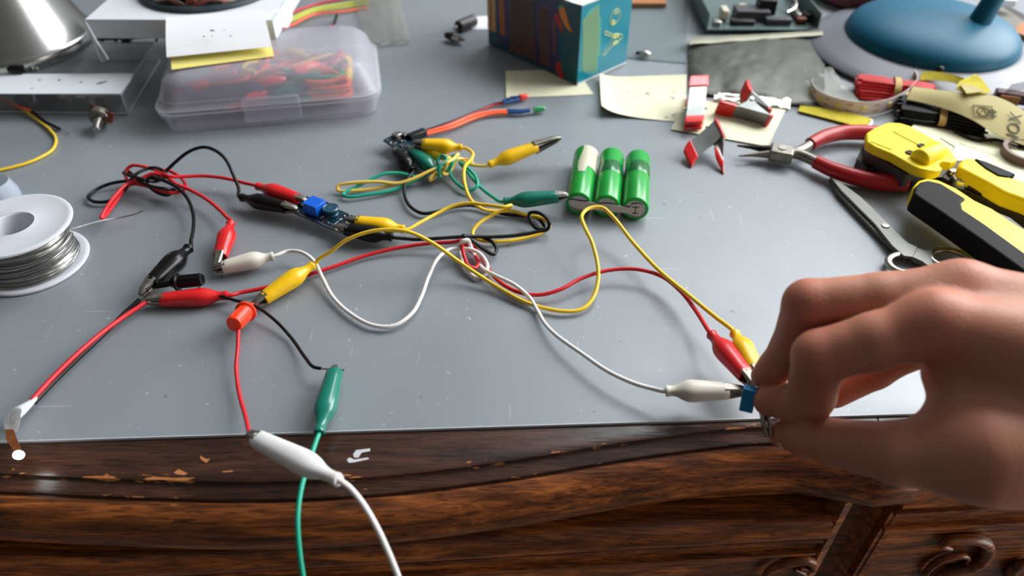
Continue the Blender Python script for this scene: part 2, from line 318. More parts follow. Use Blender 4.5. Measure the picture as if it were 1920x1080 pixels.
def smear(pts, z, m, name): 
    q = [U(x, y, z) for x, y in pts]; MB().loft([q, [p + V((0, 0, .12)) for p in q]]).build(name, m, desk)
M['smear'] = mat('pale_paint_smear', (190, 192, 196), .6); M['barewood'] = mat('bare_wood_chip', (176, 112, 62), .7)
for q in ([(650, 862), (656, 858), (664, 862), (690, 858), (692, 861), (664, 867), (654, 868)], [(662, 852), (668, 844), (694, 841), (694, 846), (678, 849), (672, 858), (664, 858)]): smear(q, -1.48, 'smear', 'paint_smear')
for q in ([(375, 854), (381, 858), (388, 861), (394, 860), (387, 868), (380, 864), (376, 860)], [(326, 886), (335, 880), (352, 888), (345, 891), (330, 889)], [(416, 884), (436, 882), (437, 885), (418, 886)]): smear(q, -1.48, 'barewood', 'chipped_patch')
M['greychip'] = mat('worn_silver_grey_patch', (120, 122, 128), .3, .4, var=.5, vscale=300)
q = [V((186.5, 212.4, z)) for z in (0,)]
# desk mat
Mf = lambda x: 238.8 + .0388 * x
mb = MB(); T = [V((-740, Mf(-740), 0)), V((740, Mf(740), 0)), V((740, 1020, 0)), V((-740, 1020, 0))]
mb.prism([(p.x, p.y) for p in T], -1.5, 0)
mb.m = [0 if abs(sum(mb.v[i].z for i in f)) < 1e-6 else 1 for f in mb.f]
e0, e1 = T[0], T[1]; mb.loft([[e0 + V((0, -.02, -.5)), e1 + V((0, -.02, -.5)), e1 + V((0, -.05, .03)), e0 + V((0, -.05, .03))], [e0 + V((0, .5, -.5)), e1 + V((0, .5, -.5)), e1 + V((0, .55, .04)), e0 + V((0, .55, .04))]], mi=1)  # paler strip along the front cut edge, its bright lit rim put into colour
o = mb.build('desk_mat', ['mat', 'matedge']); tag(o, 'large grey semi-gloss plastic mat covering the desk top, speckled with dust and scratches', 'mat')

# ------------------------------------------------------------------ crocodile clip test leads
BP = [(0, 2.6, 2.6), (.025, 2.95, 2.95), (.05, 2.6, 2.6), (.13, 2.6, 2.5), (.19, 3.2, 2.9), (.27, 4.7, 4.1), (.35, 5.6, 4.9), (.43, 5.8, 5.1), (.55, 5.5, 4.9), (.7, 5.1, 4.5), (.86, 4.7, 4.1), (.985, 4.4, 3.8), (1, 4.2, 3.6)]
def clip(root, a, b, m, up=V((0, 0, 1)), jaw=10, gap=1.2, s=1.0, mjaw='dullsteel'):
    a = V(a); b = V(b); d = (b - a).normalized(); L = (b - a).length
    x = d.cross(up).normalized(); y = x.cross(d).normalized(); mb = MB(); rings = []
    def ring(t, w, h): return [a + d * (t * L) + (x * math.copysign(abs(math.cos(q)) ** .85, math.cos(q)) * w + y * math.copysign(abs(math.sin(q)) ** .85, math.sin(q)) * h) * s for q in [2 * math.pi * k / 20 for k in range(20)]]
    rings.append(ring(.07, 1.4, 1.4)); rings.append(ring(.0, 1.7, 1.7))
    for t, w, h in BP: rings.append(ring(t, w, h))
    rings.append(ring(1, 3.7, 3.1)); rings.append(ring(.88, 3.5, 3.0))
    bo = mb.loft(rings).build('boot', m, root, angle=60)
    for sg in (1, -1):                                   # two channel-shaped jaws with teeth along both edges
        mb = MB(); n = 5; rings = []
        for i in range(n + 1):
            t = i / n; w = (2.9 - 1.3 * t) * s; h = (1.7 - .5 * t) * s; o = ((.5 + gap) + (.15 - gap) * t if i < n else .1) * s
            c = b + d * (-2 + (jaw + 2) * t); yy = y * sg
            if i == n: w *= .8; h *= .6
            rings.append([c + x * u + yy * (o + k) for u, k in ((-w, 0), (-w, h), (-w * .7, h + .5), (w * .7, h + .5), (w, h), (w, 0), (w - .45, 0), (w - .5, h - .1), (-w + .5, h - .1), (-w + .45, 0))])
        mb.loft(rings)
        for k in range(4):
            t = .45 + .14 * k; w = (2.9 - 1.3 * t) * s; o = ((.5 + gap) + (.15 - gap) * t) * s; c = b + d * (-2 + (jaw + 2) * t)
            for e in (1, -1):
                q = c + x * (e * (w - .22)) + y * sg * o
                mb.add([q - d * .5 + x * .2, q + d * .5 + x * .2, q + d * .5 - x * .2, q - d * .5 - x * .2, q - y * sg * .7], [(0, 1, 2, 3), (0, 1, 4), (1, 2, 4), (2, 3, 4), (3, 0, 4)])
        mb.build('jaw', mjaw, bo, angle=30)
    return bo
CR = 1.22
def lead(label, wm, pts, clips, group=None, r=CR, n=9):
    """pts: (px,py,z) along the cable.  clips: dict end -> (tail, mouth, material, kwargs)"""
    P3 = [U(*p) for p in pts]
    c0 = P3[len(P3) // 2]; root = thing('test_lead', (c0.x, c0.y, 0), label, 'test lead', group)
    pp = list(P3)
    for end in ('a', 'b'):
        if end in clips:
            ta, mo, m, kw = clips[end]; ta = U(*ta); mo = U(*mo); d = (mo - ta).normalized()
            q = [ta + d * 4, ta - d * 1.5]
            pp = q + pp if end == 'a' else pp + q[::-1]
            clip(root, ta, mo, m, **kw)
    MB().tube(catmull(pp, n), r, 10).build('cable', wm, root, angle=80)
    return root
G = 'crocodile clip test leads on the mat'
lead('long yellow test lead arching from the orange test hook over the middle to the fingertips', 'wyellow',
     [(600, 484, 12), (620, 472, 16), (650, 450, 23), (700, 433, 28), (760, 433, 28), (810, 455, 22), (860, 490, 12), (920, 530, 5), (990, 568, 3), (1050, 583, 3), (1090, 580, 3), (1112, 558, 5), (1122, 515, 10), (1112, 460, 17), (1096, 425, 20), (1091, 404, 20), (1104, 391, 20), (1128, 389, 20), (1148, 405, 18), (1185, 452, 12), (1235, 506, 12), (1290, 552, 14), (1340, 593, 16)],
     {'a': ((587, 497, 9), (494, 560, 6), 'yellow', dict(jaw=8)), 'b': ((1377, 624, 20), (1417, 697, 22), 'yellow', dict(jaw=9))}, G)
lead('long red test lead from the lying red clip to the fingertips, looped once midway', 'wred',
     [(450, 549, 4), (500, 539, 4), (560, 521, 3), (620, 502, 3), (680, 481, 3), (740, 466, 4), (800, 457, 6), (850, 454, 9), (864, 452, 12), (866, 462, 10), (872, 485, 7), (878, 498, 6), (890, 503, 5), (897, 494, 4), (886, 474, 3.5), (872, 462, 3), (880, 458, 4.5), (895, 470, 5), (903, 482, 3), (915, 503, 3), (935, 527, 3), (970, 547, 3), (1010, 553, 4), (1050, 543, 6), (1090, 522, 7), (1140, 507, 8), (1195, 505, 9), (1240, 518, 9), (1275, 545, 10), (1305, 583, 13)],
     {'a': ((428, 554, 5), (303, 562, 5), 'red', dict(jaw=9)), 'b': ((1333, 626, 18), (1400, 706, 22), 'red', dict(jaw=10))}, G)
lead('white test lead with a deep forward loop and cream clips at both ends', 'wwhite',
     [(540, 471, 8), (565, 473, 9), (588, 489, 8), (605, 522, 5), (625, 558, 3), (660, 590, 3), (700, 610, 3), (738, 611, 3), (772, 588, 4), (790, 556, 5), (803, 520, 7), (820, 486, 9), (843, 468, 9), (868, 466, 8), (890, 470, 8), (906, 482, 7), (914, 500, 5), (908, 516, 3), (893, 520, 2.5), (878, 508, 2.5), (866, 488, 3), (862, 468, 4), (867, 452, 14), (877, 450, 14), (882, 460, 9), (892, 484, 3), (905, 503, 5), (930, 517, 7), (965, 534, 7), (992, 557, 4), (1008, 583, 3), (1022, 607, 4), (1045, 630, 6), (1090, 662, 8), (1140, 696, 9), (1190, 719, 10), (1225, 729, 11)],
     {'a': ((513, 480, 8), (418, 501, 6), 'offwhite', dict(jaw=6)), 'b': ((1248, 733, 13), (1366, 733, 16), 'offwhite', dict(jaw=9))}, G)
lead('red test lead with a bundled knot, from the circuit board to the hanging red clip', 'wred',
     [(462, 344, 8), (420, 334, 9), (380, 330, 10), (345, 331, 12), (318, 331, 14), (300, 324, 14), (282, 328, 12), (268, 338, 9), (250, 345, 6), (238, 336, 6), (236, 322, 9), (246, 311, 12), (268, 312, 12), (290, 318, 9), (315, 320, 6), (335, 330, 5), (347, 345, 6), (345, 357, 8), (325, 362, 9), (300, 357, 7), (270, 348, 5), (248, 345, 4), (232, 358, 5), (214, 382, 6), (196, 406, 8), (190, 409, 9), (195, 398, 10), (214, 370, 10), (240, 344, 10), (262, 336, 12), (285, 326, 14), (312, 332, 13), (330, 345, 12), (352, 354, 10), (385, 372, 8), (410, 392, 8), (426, 408, 9)],
     {'a': ((482, 349, 9), (561, 374, 11), 'red', dict(jaw=7)), 'b': ((433, 418, 9), (413, 482, 6), 'red', dict(jaw=10, gap=1.6, mjaw='steel'))}, G)
lead('black knotted test lead arching high from the converter board to the glossy black clip', 'wblack',
     [(447, 352, 8), (436, 325, 14), (424, 300, 22), (405, 283, 26), (382, 276, 27), (355, 284, 24), (330, 303, 18), (312, 320, 13), (296, 332, 9), (275, 336, 8), (255, 339, 7), (232, 340, 5), (205, 345, 4), (180, 356, 3), (166, 369, 3), (176, 378, 3), (205, 377, 3), (228, 364, 4), (240, 346, 8), (256, 326, 12), (282, 315, 12), (305, 320, 15), (312, 330, 13), (290, 340, 10), (268, 336, 14), (246, 330, 14), (232, 324, 10), (240, 322, 8), (262, 340, 12), (285, 350, 12), (310, 354, 12), (328, 357, 8), (312, 366, 4), (290, 358, 5), (276, 344, 8), (284, 332, 16), (303, 337, 15), (330, 350, 12), (350, 370, 9), (362, 400, 8), (362, 432, 9), (358, 452, 10)],
     {'a': ((452, 370, 8), (537, 389, 9), 'black', dict(jaw=9)), 'b': ((355, 464, 10), (284, 532, 9), 'black', dict(jaw=10, s=1.15, mjaw='steel'))}, G)
lead('yellow test lead from the small board, curling past the battery pack to the converter board', 'wyellow',
     [(876, 279, 13), (886, 287, 12), (884, 298, 12), (872, 312, 14), (870, 335, 14), (875, 358, 12), (884, 376, 10), (905, 392, 7), (935, 396, 5), (960, 396, 4), (990, 404, 4), (1010, 407, 5), (1024, 414, 6), (1030, 425, 6), (1015, 437, 4), (985, 446, 3), (950, 452, 3), (910, 452, 3), (890, 446, 3), (886, 436, 4), (895, 422, 6), (918, 406, 8), (938, 396, 10), (956, 389, 12), (958, 385, 14), (945, 388, 15), (910, 384, 13), (880, 381, 12), (850, 386, 10), (820, 400, 8), (790, 416, 8)],
     {'a': ((866, 277, 13), (792, 270, 15), 'yellow', dict(jaw=7)), 'b': ((758, 430, 8), (668, 416, 10), 'yellow', dict(jaw=8))}, G)
lead('thin black test lead twisted with a yellow one into a small loop', 'wblack',
     [(768, 330, 7), (759, 348, 5), (759, 368, 3), (770, 388, 3), (792, 400, 3), (820, 397, 3), (850, 388, 3), (885, 385, 3), (915, 394, 2.5), (950, 402, 2), (985, 405, 2), (1006, 408, 3), (1018, 420, 3), (1020, 428, 3), (1006, 428, 4), (995, 415, 6), (992, 401, 9), (1005, 398, 12), (1020, 405, 12), (1030, 418, 10), (1026, 430, 6), (1005, 435, 5), (960, 442, 5), (920, 444, 6), (880, 443, 9), (868, 442, 11), (885, 452, 9), (905, 466, 6), (925, 477, 4), (931, 467, 4), (922, 453, 5), (905, 446, 4), (870, 444, 4), (820, 447, 5), (780, 449, 5), (755, 447, 6)],
     {'a': ((773, 320, 7), (744, 286, 9), 'black', dict(jaw=5)), 'b': ((736, 445, 7), (648, 430, 9), 'black', dict(jaw=8))}, G)
lead('pale yellow test lead knotted with the green one, its open jaws behind the battery pack', 'wyellow2',
     [(850, 300, 9), (842, 296, 13), (832, 306, 14), (829, 322, 10), (836, 327, 6), (846, 318, 6), (856, 300, 10), (859, 290, 14), (850, 298, 17), (838, 306, 17), (833, 318, 12), (815, 326, 8), (806, 337, 6), (812, 335, 4), (820, 322, 6), (800, 326, 6), (775, 336, 5), (740, 346, 4), (700, 354, 3), (655, 358, 3), (634, 357, 3), (634, 349, 5), (660, 343, 7), (710, 341, 7), (745, 344, 6), (780, 333, 8), (812, 318, 10), (835, 312, 8), (848, 300, 13), (866, 298, 9), (884, 303, 7), (886, 308, 5), (874, 306, 5), (866, 300, 7), (880, 308, 8), (900, 311, 9)],
     {'a': ((838, 297, 8), (786, 275, 9), 'yellow', dict(jaw=6)), 'b': ((917, 309, 10), (1006, 275, 16), 'yellow', dict(jaw=20, gap=2.2, mjaw='dullsteel'))}, G)
lead('green knotted test lead, clipped to the metal strip of the battery pack', 'wgreen',
     [(826, 318, 8), (820, 304, 12), (828, 292, 15), (838, 300, 16), (824, 316, 14), (824, 330, 8), (834, 318, 8), (848, 294, 12), (856, 292, 14), (848, 306, 13), (840, 320, 8), (830, 310, 11), (808, 322, 8), (780, 331, 6), (750, 325, 7), (720, 326, 8), (695, 337, 6), (665, 352, 4), (643, 364, 3), (652, 369, 3), (690, 365, 3), (735, 357, 3), (785, 335, 5), (826, 316, 6), (842, 316, 7), (845, 328, 5), (858, 345, 4), (880, 357, 4), (894, 350, 6), (893, 334, 8), (878, 316, 10), (862, 305, 9), (868, 312, 6), (884, 332, 5), (902, 352, 5), (925, 370, 7)],
     {'a': ((818, 322, 8), (772, 283, 9), 'green', dict(jaw=6)), 'b': ((944, 378, 9), (1047, 369, 13), 'green', dict(jaw=7, mjaw='steel'))}, G)
lead('green clip lead at the mat front edge, its wire dropping over the desk', 'wgreen',
     [(593, 826, 8), (585, 850, 8), (573, 885, 10), (563, 925, 9), (558, 970, 6), (560, 1020, 0), (568, 1080, -10), (582, 1150, -24)],
     {'a': ((598, 812, 8), (628, 697, 8), 'green', dict(jaw=4, gap=.4, mjaw='steel'))}, G)
lead('bulky white clip lead crossing above the green one at the desk edge', 'wwhite',
     [(655, 914, 30), (680, 944, 27), (706, 988, 22), (728, 1035, 14), (748, 1085, 4), (770, 1150, -12)],
     {'a': ((636, 901, 31), (482, 823, 19), 'white', dict(jaw=7))}, G, r=1.3)

# ------------------------------------------------------------------ spring-hook test probes
def hook(name, label, m, wm, stem0, stem1, body0, body1, wire, flange=5.2, rb=3.7, hookpts=None):
    a, b, c, d = U(*stem0), U(*stem1), U(*body0), U(*body1)
    root = thing(name, (c.x, c.y, 0), label, 'test hook', 'spring hook test probes')
    ax = (d - c).normalized(); L = (d - c).length
    T = frame(c, ax)
    MB().lathe([(.1, -3), (rb * .8, -3), (rb * 1.0, -1), (flange, 0), (flange, 1.3), (rb * 1.05, 1.9), (rb, 2.5), (rb, L - .9), (rb * .9, L - .2), (rb * .75, L), (.1, L)], T, 26).build('plunger_body', m, root)
    mb = MB()
    for k in range(10):
        q = 2 * math.pi * k / 10; mb.tube([T @ V((rb * math.cos(q), rb * math.sin(q), 2.2)), T @ V((rb * math.cos(q), rb * math.sin(q), L - 1.2))], .35, 6)
    mb.build('grip_rib', m, root)
    MB().tube([c, b, a], [1.9, 1.8, 1.3], 14).build('stem', m, root)
    MB().tube(catmull([U(*p) for p in wire], 8), .95 if wm == 'wblack' else 1.1, 10).build('wire', wm, root, angle=80)
    if hookpts: MB().tube(catmull([U(*p) for p in hookpts], 5), .7, 8).build('hook_tip', 'steel', root)
    return root
hook('test_hook', 'black spring-hook probe with a flanged plunger, its black wire held by the green clip', 'black', 'wblack', (284, 538, 8), (300, 535, 8), (331, 529, 9), (380, 524, 11),
     [(372, 541, 7), (400, 551, 6), (440, 563, 7), (480, 575, 7), (515, 600, 5), (545, 632, 3), (572, 670, 5), (588, 688, 8), (602, 691, 8)], hookpts=[(286, 538, 8), (278, 548, 7), (266, 562, 4)])
MB().tube([U(600, 691, 8), U(646, 694, 8)], .5, 8).build('bare_wire_end', 'steel', bpy.data.objects['test_hook'])
M['ored'] = mat('orange_red_plastic', (250, 62, 20), .3, sss=.1)
hook('test_hook', 'orange-red spring-hook probe held by the yellow clip, its wire hanging to the white clip', 'ored', 'wred', (484, 567, 6), (474, 572, 6), (462, 583, 9), (438, 609, 13),
     [(447, 616, 10), (446, 650, 8), (443, 690, 6), (449, 740, 5), (460, 780, 8), (467, 812, 16)], rb=4.6, flange=6.2)

# ------------------------------------------------------------------ battery pack of three green cells
N = [U(1086, 384, 9), U(1138, 388, 9), U(1192, 393, 9)]
dirn = (U(1197, 298, 9) - N[2]); dirn.z = 0; dirn.normalize(); xr = V((dirn.y, -dirn.x, 0))
mid = N[1]; N = [mid + xr * k * 19.2 + V((0, 0, 0)) for k in (-1, 0, 1)]
M['cell'] = mat('green_shrink_wrap', (4, 158, 50), .3, var=.12, vscale=60, coat=.35)
M['tape'] = mat('masking_tape', (196, 192, 168), .6, var=.08); M['band'] = mat('dark_green_band', (2, 100, 40), .25, coat=.4)
bat = thing('battery_pack', (mid.x, mid.y, 0), 'pack of three green cylindrical cells welded side by side with a grey metal strip', 'battery')
for i, p in enumerate(N):
    T = frame(p, dirn, V((0, 0, 1)))
    c = MB().lathe([(6.6, .9), (6.8, .2), (8.0, 0), (8.8, .5), (9.1, 1.6), (9.1, 63.2), (8.8, 64.4), (7.4, 65), (5.4, 64.7)], T, 40).build('cell', 'cell', bat, angle=50)
    MB().lathe([(.1, .35), (6.7, .35), (6.9, .9), (6.9, 64.4), (.1, 64.4)], T, 32).build('metal_cap', 'steel', c)
    if i: MB().lathe([(9.13, 30 + i * 3), (9.2, 30.2 + i * 3), (9.2, 44 + i * 3), (9.13, 44.2 + i * 3)], T, 40).build('tape_band', 'band', c)
mb = MB(); T = frame(N[0], dirn, V((0, 0, 1)))
def tp(u, v):
    q = math.radians(-20 + 100 * u - 8 * math.sin(v * 5)); z = 36 + 28 * v
    return T @ V((9.35 * math.cos(q), 9.35 * math.sin(q), z - (8 * (1 - v) * (u < .35))))
mb.grid(tp, 14, 8, .15).build('tape_patch', 'tape', bat)
# weld strip, standing upright across the near ends
def sp_(u, z): return N[0] + (N[2] - N[0]) * u + V((0, 0, z)) - dirn * .3
out = [(-.19, 2.6), (-.13, 3.8), (.05, 2.9), (.2, 3.3), (.36, 2.2), (.5, 3.0), (.62, 2.8), (.75, 2.0), (.9, 1.4), (.93, 4.2), (1.02, 5.2), (1.1, 4.4), (1.13, 0), (1.1, -4.2), (1.02, -5), (.93, -4.4), (.88, -3.4), (.7, -3.2), (.5, -3.6), (.3, -3.1), (.1, -3.4), (-.05, -3.0), (-.14, -1)]
st = MB(); st.loft([[sp_(u, z) for u, z in out], [sp_(u, z) - dirn * .35 for u, z in out]])
M['strip'] = mat('nickel_strip', (196, 194, 188), .5, .1, var=.15, vscale=120)
st = st.build('weld_strip', 'strip', bat)
mb = MB(); c = N[2] - dirn * .72
mb.box((0, 0, 0), (5.2, .7, .15), frame(c + V((0, 0, 2.2)), -dirn, xr)); mb.box((0, 0, 0), (.7, 7, .15), frame(c, -dirn, xr)); mb.box((0, 0, 0), (4.4, .7, .15), frame(c + V((0, 0, -2.6)), -dirn, xr))
mb.build('engraved_mark', 'ink', st)

# ------------------------------------------------------------------ circuit boards
def onboard(px, py, z): return U(px, py, z)
M['blue'] = mat('blue_trimmer', (8, 92, 205), .35); M['inductor'] = mat('teal_black_ferrite', (22, 70, 92), .3)
A, B_, C_, D_ = U(546, 396, 8), U(641, 436, 7), U(668, 406, 8), U(574, 367, 9)
bd = thing('converter_board', U(606, 402, 0), 'narrow dark circuit board with a bright blue trimmer and round coil, held by four clips', 'circuit board')
mb = MB(); q = [A, B_, C_, D_]; mb.loft([[p - V((0, 0, 1.4)) for p in q], q]).build('board', 'pcb', bd, bevel=.3)
MB().loft([[p + V((0, 0, .02)) for p in (A, B_)] + [p + V((0, 0, .02)) + (D_ - A).normalized() * .5 for p in (B_, A)], [p + V((0, 0, .1)) for p in (A, B_)] + [p + V((0, 0, .1)) + (D_ - A).normalized() * .5 for p in (B_, A)]]).build('edge_trace', 'steel', bd)
def bpos(u, v, z=0): return A + (B_ - A) * u + (D_ - A) * v + V((0, 0, z))
bx = (B_ - A).normalized(); 
def comp(name, u, v, size, m, z=0, par=bd, bev=.15): 
    T = frame(bpos(u, v, z), V((0, 0, 1)), bx); return MB().box((0, 0, size[2] / 2), size, T).build(name, m, par, bevel=bev)
tr = comp('trimmer', .36, .46, (12, 10.5, 8), 'blue', 0, bev=.35)
T = frame(bpos(.22, .2, 6.5), V((0, 0, 1)), bx); MB().lathe([(.1, 1), (1.1, 1), (1.2, .6), (1.2, 0)], T, 16).build('screw', 'steel', tr)
T = frame(bpos(.63, .62, 0), V((0, 0, 1)), bx); co = MB().lathe([(.1, 0), (4.6, 0), (4.8, 1), (4.3, 1.5), (4.3, 3.8), (5.3, 4.2), (5.5, 5.2), (5.2, 5.6), (.1, 5.6)], T, 30).build('coil', 'inductor', bd)
mb = MB(); mb.lathe([(4.5, 5.55), (4.7, 5.75), (4.9, 5.55)], T, 30); mb.box((-.6, 0, 5.7), (.4, 2.6, .15), T); mb.box((.8, .4, 5.7), (1.6, .35, .15), T); mb.build('coil_marking', 'dullsteel', co)
comp('diode', .47, .93, (5, 3, 2), 'blackplastic'); comp('chip', .6, .2, (4, 3, 1.4), 'blackplastic')
random.seed(4)
for k in range(16):
    u = random.uniform(.5, .93); v = random.uniform(.06, .4) if k < 9 else random.uniform(.3, .95)
    comp('chip_part', u, v, (random.uniform(1, 2), random.uniform(.7, 1.2), random.uniform(.6, 1)), random.choice(['steel', 'white', 'steel', 'tape']), bev=.1)
for u, v in ((.06, .85), (.95, .85), (.95, .1), (.06, .12)): comp('solder_pad', u, v, (4.2, 1.4, .25), 'steel', .02)
for u, v in ((.82, .5), (.84, .75)): comp('solder_joint', u, v, (1.6, 1.3, 1.1), 'steel', bev=.4)
comp('silk_line', .82, .52, (.4, 12.5, .12), 'white', .02)
bd2 = thing('charger_board', U(750, 270, 0), 'small circuit board with shiny solder and a socket, crowded by clips beside the knot', 'circuit board')
A, B_, C_, D_ = U(718, 262, 9), U(752, 286, 8), U(784, 266, 8), U(748, 246, 9)
q = [A, B_, C_, D_]; MB().loft([[p - V((0, 0, 1.4)) for p in q], q]).build('board', 'pcb', bd2, bevel=.3)
bx = (B_ - A).normalized()
comp('socket', .22, .62, (6, 5.5, 3.2), 'steel', 0, bd2, .5); comp('socket', .4, .9, (5, 3.4, 3), 'steel', 0, bd2, .5)
comp('chip', .45, .45, (4, 4, 1.5), 'blackplastic', 0, bd2)
for k in range(14): comp('chip_part', random.uniform(.1, .9), random.uniform(.08, .9), (random.uniform(.9, 2), random.uniform(.8, 1.3), random.uniform(.6, 1.4)), random.choice(['steel', 'steel', 'white', 'dullsteel']), 0, bd2, .1)

# ------------------------------------------------------------------ two indicator diodes on orange wires
M['redlens'] = mat('red_epoxy', (230, 30, 22), .15, sss=.2, coat=.5); M['greenlens'] = mat('green_epoxy', (40, 160, 96), .12, coat=.5, trans=.3); M['sleeve'] = mat('blue_sleeve', (28, 72, 130), .4)
def led(label, base, tip, lens, wires, sleeve):
    a, b = U(*base), U(*tip); d = (b - a).normalized(); T = frame(a, d); L = (b - a).length
    root = thing('indicator_diode', (a.x, a.y, 0), label, 'led', 'small indicator diodes')
    MB().lathe([(.1, 0), (2.9, 0), (2.9, 1), (2.5, 1.2), (2.5, L - 2.3), (2.2, L - 1.2), (1.4, L - .35), (.1, L)], T, 20).build('lens', lens, root)
    for k, w in enumerate(wires):
        p = catmull([U(*x) for x in w['pts']], 6); MB().tube(p, w['r'], 8).build('wire', w['m'], root, angle=80)
    for k, s_ in enumerate(sleeve): MB().tube([U(*x) for x in s_], 1.35, 10).build('sleeve', 'sleeve', root)
    return root
led('red indicator diode with blue sleeves, on thin red and black wires', (975, 183, 4), (990, 180, 4), 'redlens',
    [dict(pts=[(800, 243, 6), (850, 226, 5), (900, 205, 3), (925, 195, 2), (945, 191, 3)], r=.7, m='wblack'), dict(pts=[(805, 246, 5), (860, 225, 4), (905, 205, 2), (930, 196, 2), (945, 194, 3)], r=.7, m='wred')],
    [[(943, 190, 3), (960, 183, 4), (974, 182, 4)], [(944, 194, 3), (962, 190, 3.5), (974, 185, 4)]])
led('green indicator diode with blue sleeves, on bright orange wires', (1001, 206, 4), (1023, 203, 4), 'greenlens',
    [dict(pts=[(797, 248, 6), (840, 236, 6), (880, 219, 5), (915, 210, 4), (950, 208, 3)], r=1.3, m='worange'), dict(pts=[(799, 252, 5), (845, 240, 4), (890, 222, 3), (920, 214, 3), (952, 212, 3)], r=1.3, m='worange')],
    [[(950, 207, 3), (975, 208, 3.5), (994, 206, 4)], [(952, 211, 3), (975, 211, 3.5), (994, 207, 4)]])
a, b = U(766, 260, 9), U(797, 248, 8)
o = MB().box((0, 0, 0), (6, 6, (b - a).length), frame((a + b) / 2, b - a, V((0, 0, 1)))).build('pin_socket', 'blackplastic', bevel=.5); tag(o, 'small black pin socket joining the orange wires to the small board', 'connector')

# ------------------------------------------------------------------ led strip end with twin wire at the lower left
ro = thing('wired_led', U(60, 760, 0), 'lit white led on a taped copper scrap at the lower left', 'led')
MB().tube(catmull([U(*p) for p in [(275, 566, 5), (235, 592, 5), (190, 625, 6), (140, 668, 7), (95, 712, 7), (60, 750, 7)]], 8), 1.35, 10).build('wire', 'wred', ro, angle=80)
MB().tube(catmull([U(*p) for p in [(262, 562, 6), (232, 589, 4), (192, 629, 4), (146, 672, 4), (100, 717, 4), (64, 755, 5)]], 8), 1.35, 10).build('wire', 'wblack', ro, angle=80)
M['tapew'] = mat('crumpled_white_tape', (222, 224, 224), .7, bump=.6, bscale=150, sss=.2)
mb = MB(); L = [(66, 746, 6, 3), (52, 760, 6, 5), (36, 774, 6, 7), (20, 782, 7, 8.5), (24, 800, 6, 6), (28, 812, 6, 2)]
rings = []
for px, py, z, w in L:
    c = U(px, py, z); rings.append([c + V((w * math.cos(q) * .8, w * math.sin(q) * .6, max(-4.5, w * .45 * math.sin(q + 1)))) + V((noise.noise(c * .3 + V((k, 0, 0))), noise.noise(c * .3 + V((0, k, 0))), 0)) * .9 for k, q in enumerate([2 * math.pi * k / 12 for k in range(12)])])
mb.loft(rings).build('tape_wrap', 'tapew', ro, sub=1)
M['copper'] = mat('copper_film', (176, 104, 50), .35, .5, var=.3, vscale=200)
pq = [U(10, 806, 5), U(26, 806, 6), U(38, 838, 12), U(40, 848, 13), U(28, 848, 12), U(12, 826, 7)]
mb = MB(); mb.loft([pq, [p + V((0, 0, .5)) for p in pq]]).build('copper_strip', 'copper', ro)
M['glow'] = mat('lit_diode', (255, 255, 250), .3, emit=(250, 252, 255), es=14)
lp = U(35, 853, 12); MB().ball((0, 0, 0), (2.5, 1.9, 2.1), Matrix.Translation(lp)).build('diode', 'glow', ro)
pl = bpy.data.lights.new('diode_light', 'POINT'); pl.energy = .004; pl.shadow_soft_size = .004; pl.color = (.9, 1, .96)
po = bpy.data.objects.new('diode_light', pl); sc.collection.objects.link(po); po.location = (lp + V((0, -3.5, -3))) * .001

# ------------------------------------------------------------------ the hand: one continuous skin from blended tapering volumes
def surface_nets(D, org, h):
    s = D < 0; nx, ny, nz = D.shape
    idx = -np.ones((nx - 1, ny - 1, nz - 1), int)
    cnt = np.zeros((nx - 1, ny - 1, nz - 1), int); acc = np.zeros((nx - 1, ny - 1, nz - 1, 3))
    cor = [(i, j, k) for i in (0, 1) for j in (0, 1) for k in (0, 1)]
    def sl(c): return D[c[0]:nx - 1 + c[0], c[1]:ny - 1 + c[1], c[2]:nz - 1 + c[2]]
    for a in cor:
        for ax in range(3):
            if a[ax]: continue
            b = list(a); b[ax] = 1; da, db = sl(a), sl(b); cr = (da < 0) != (db < 0)
            t = np.where(cr, da / np.where(cr, da - db, 1), 0)
            for q in range(3): acc[..., q] += np.where(cr, a[q] + (t if q == ax else 0), 0)
            cnt += cr
    on = cnt > 0; idx[on] = np.arange(on.sum()); ii = np.argwhere(on)
    vs = (ii + acc[on] / cnt[on][:, None]) * h + org
    fs = []
    for ax in range(3):
        sh = [nx, ny, nz]; sh[ax] -= 1
        a = D[tuple(slice(0, sh[q]) for q in range(3))]; b = D[tuple(slice(1, None) if q == ax else slice(0, sh[q]) for q in range(3))]
        e = np.argwhere((a < 0) != (b < 0)); u, w = [(1, 2), (2, 0), (0, 1)][ax]
        ok = (e[:, u] > 0) & (e[:, w] > 0) & (e[:, u] < D.shape[u] - 1) & (e[:, w] < D.shape[w] - 1); e = e[ok]
        def g(du, dw):
            q = e.copy(); q[:, u] -= du; q[:, w] -= dw; return idx[q[:, 0], q[:, 1], q[:, 2]]
        quad = np.stack([g(1, 1), g(0, 1), g(0, 0), g(1, 0)], 1)
        fl = a[e[:, 0], e[:, 1], e[:, 2]] < 0; quad[~fl] = quad[~fl][:, ::-1]; fs.append(quad)
    return vs, np.concatenate(fs)
def capsd(X, a, b, ra, rb, sq=None):
    a = np.array(a); b = np.array(b); ba = b - a; pa = [X[q] - a[q] for q in range(3)]
    t = np.clip((pa[0] * ba[0] + pa[1] * ba[1] + pa[2] * ba[2]) / max((ba ** 2).sum(), 1e-6), 0, 1)
    return np.sqrt(sum((pa[q] - t * ba[q]) ** 2 for q in range(3))) - (ra + (rb - ra) * t)
def smin(a, b, k):
    h = np.clip(.5 + .5 * (b - a) / k, 0, 1); return b * (1 - h) + a * h - k * h * (1 - h)
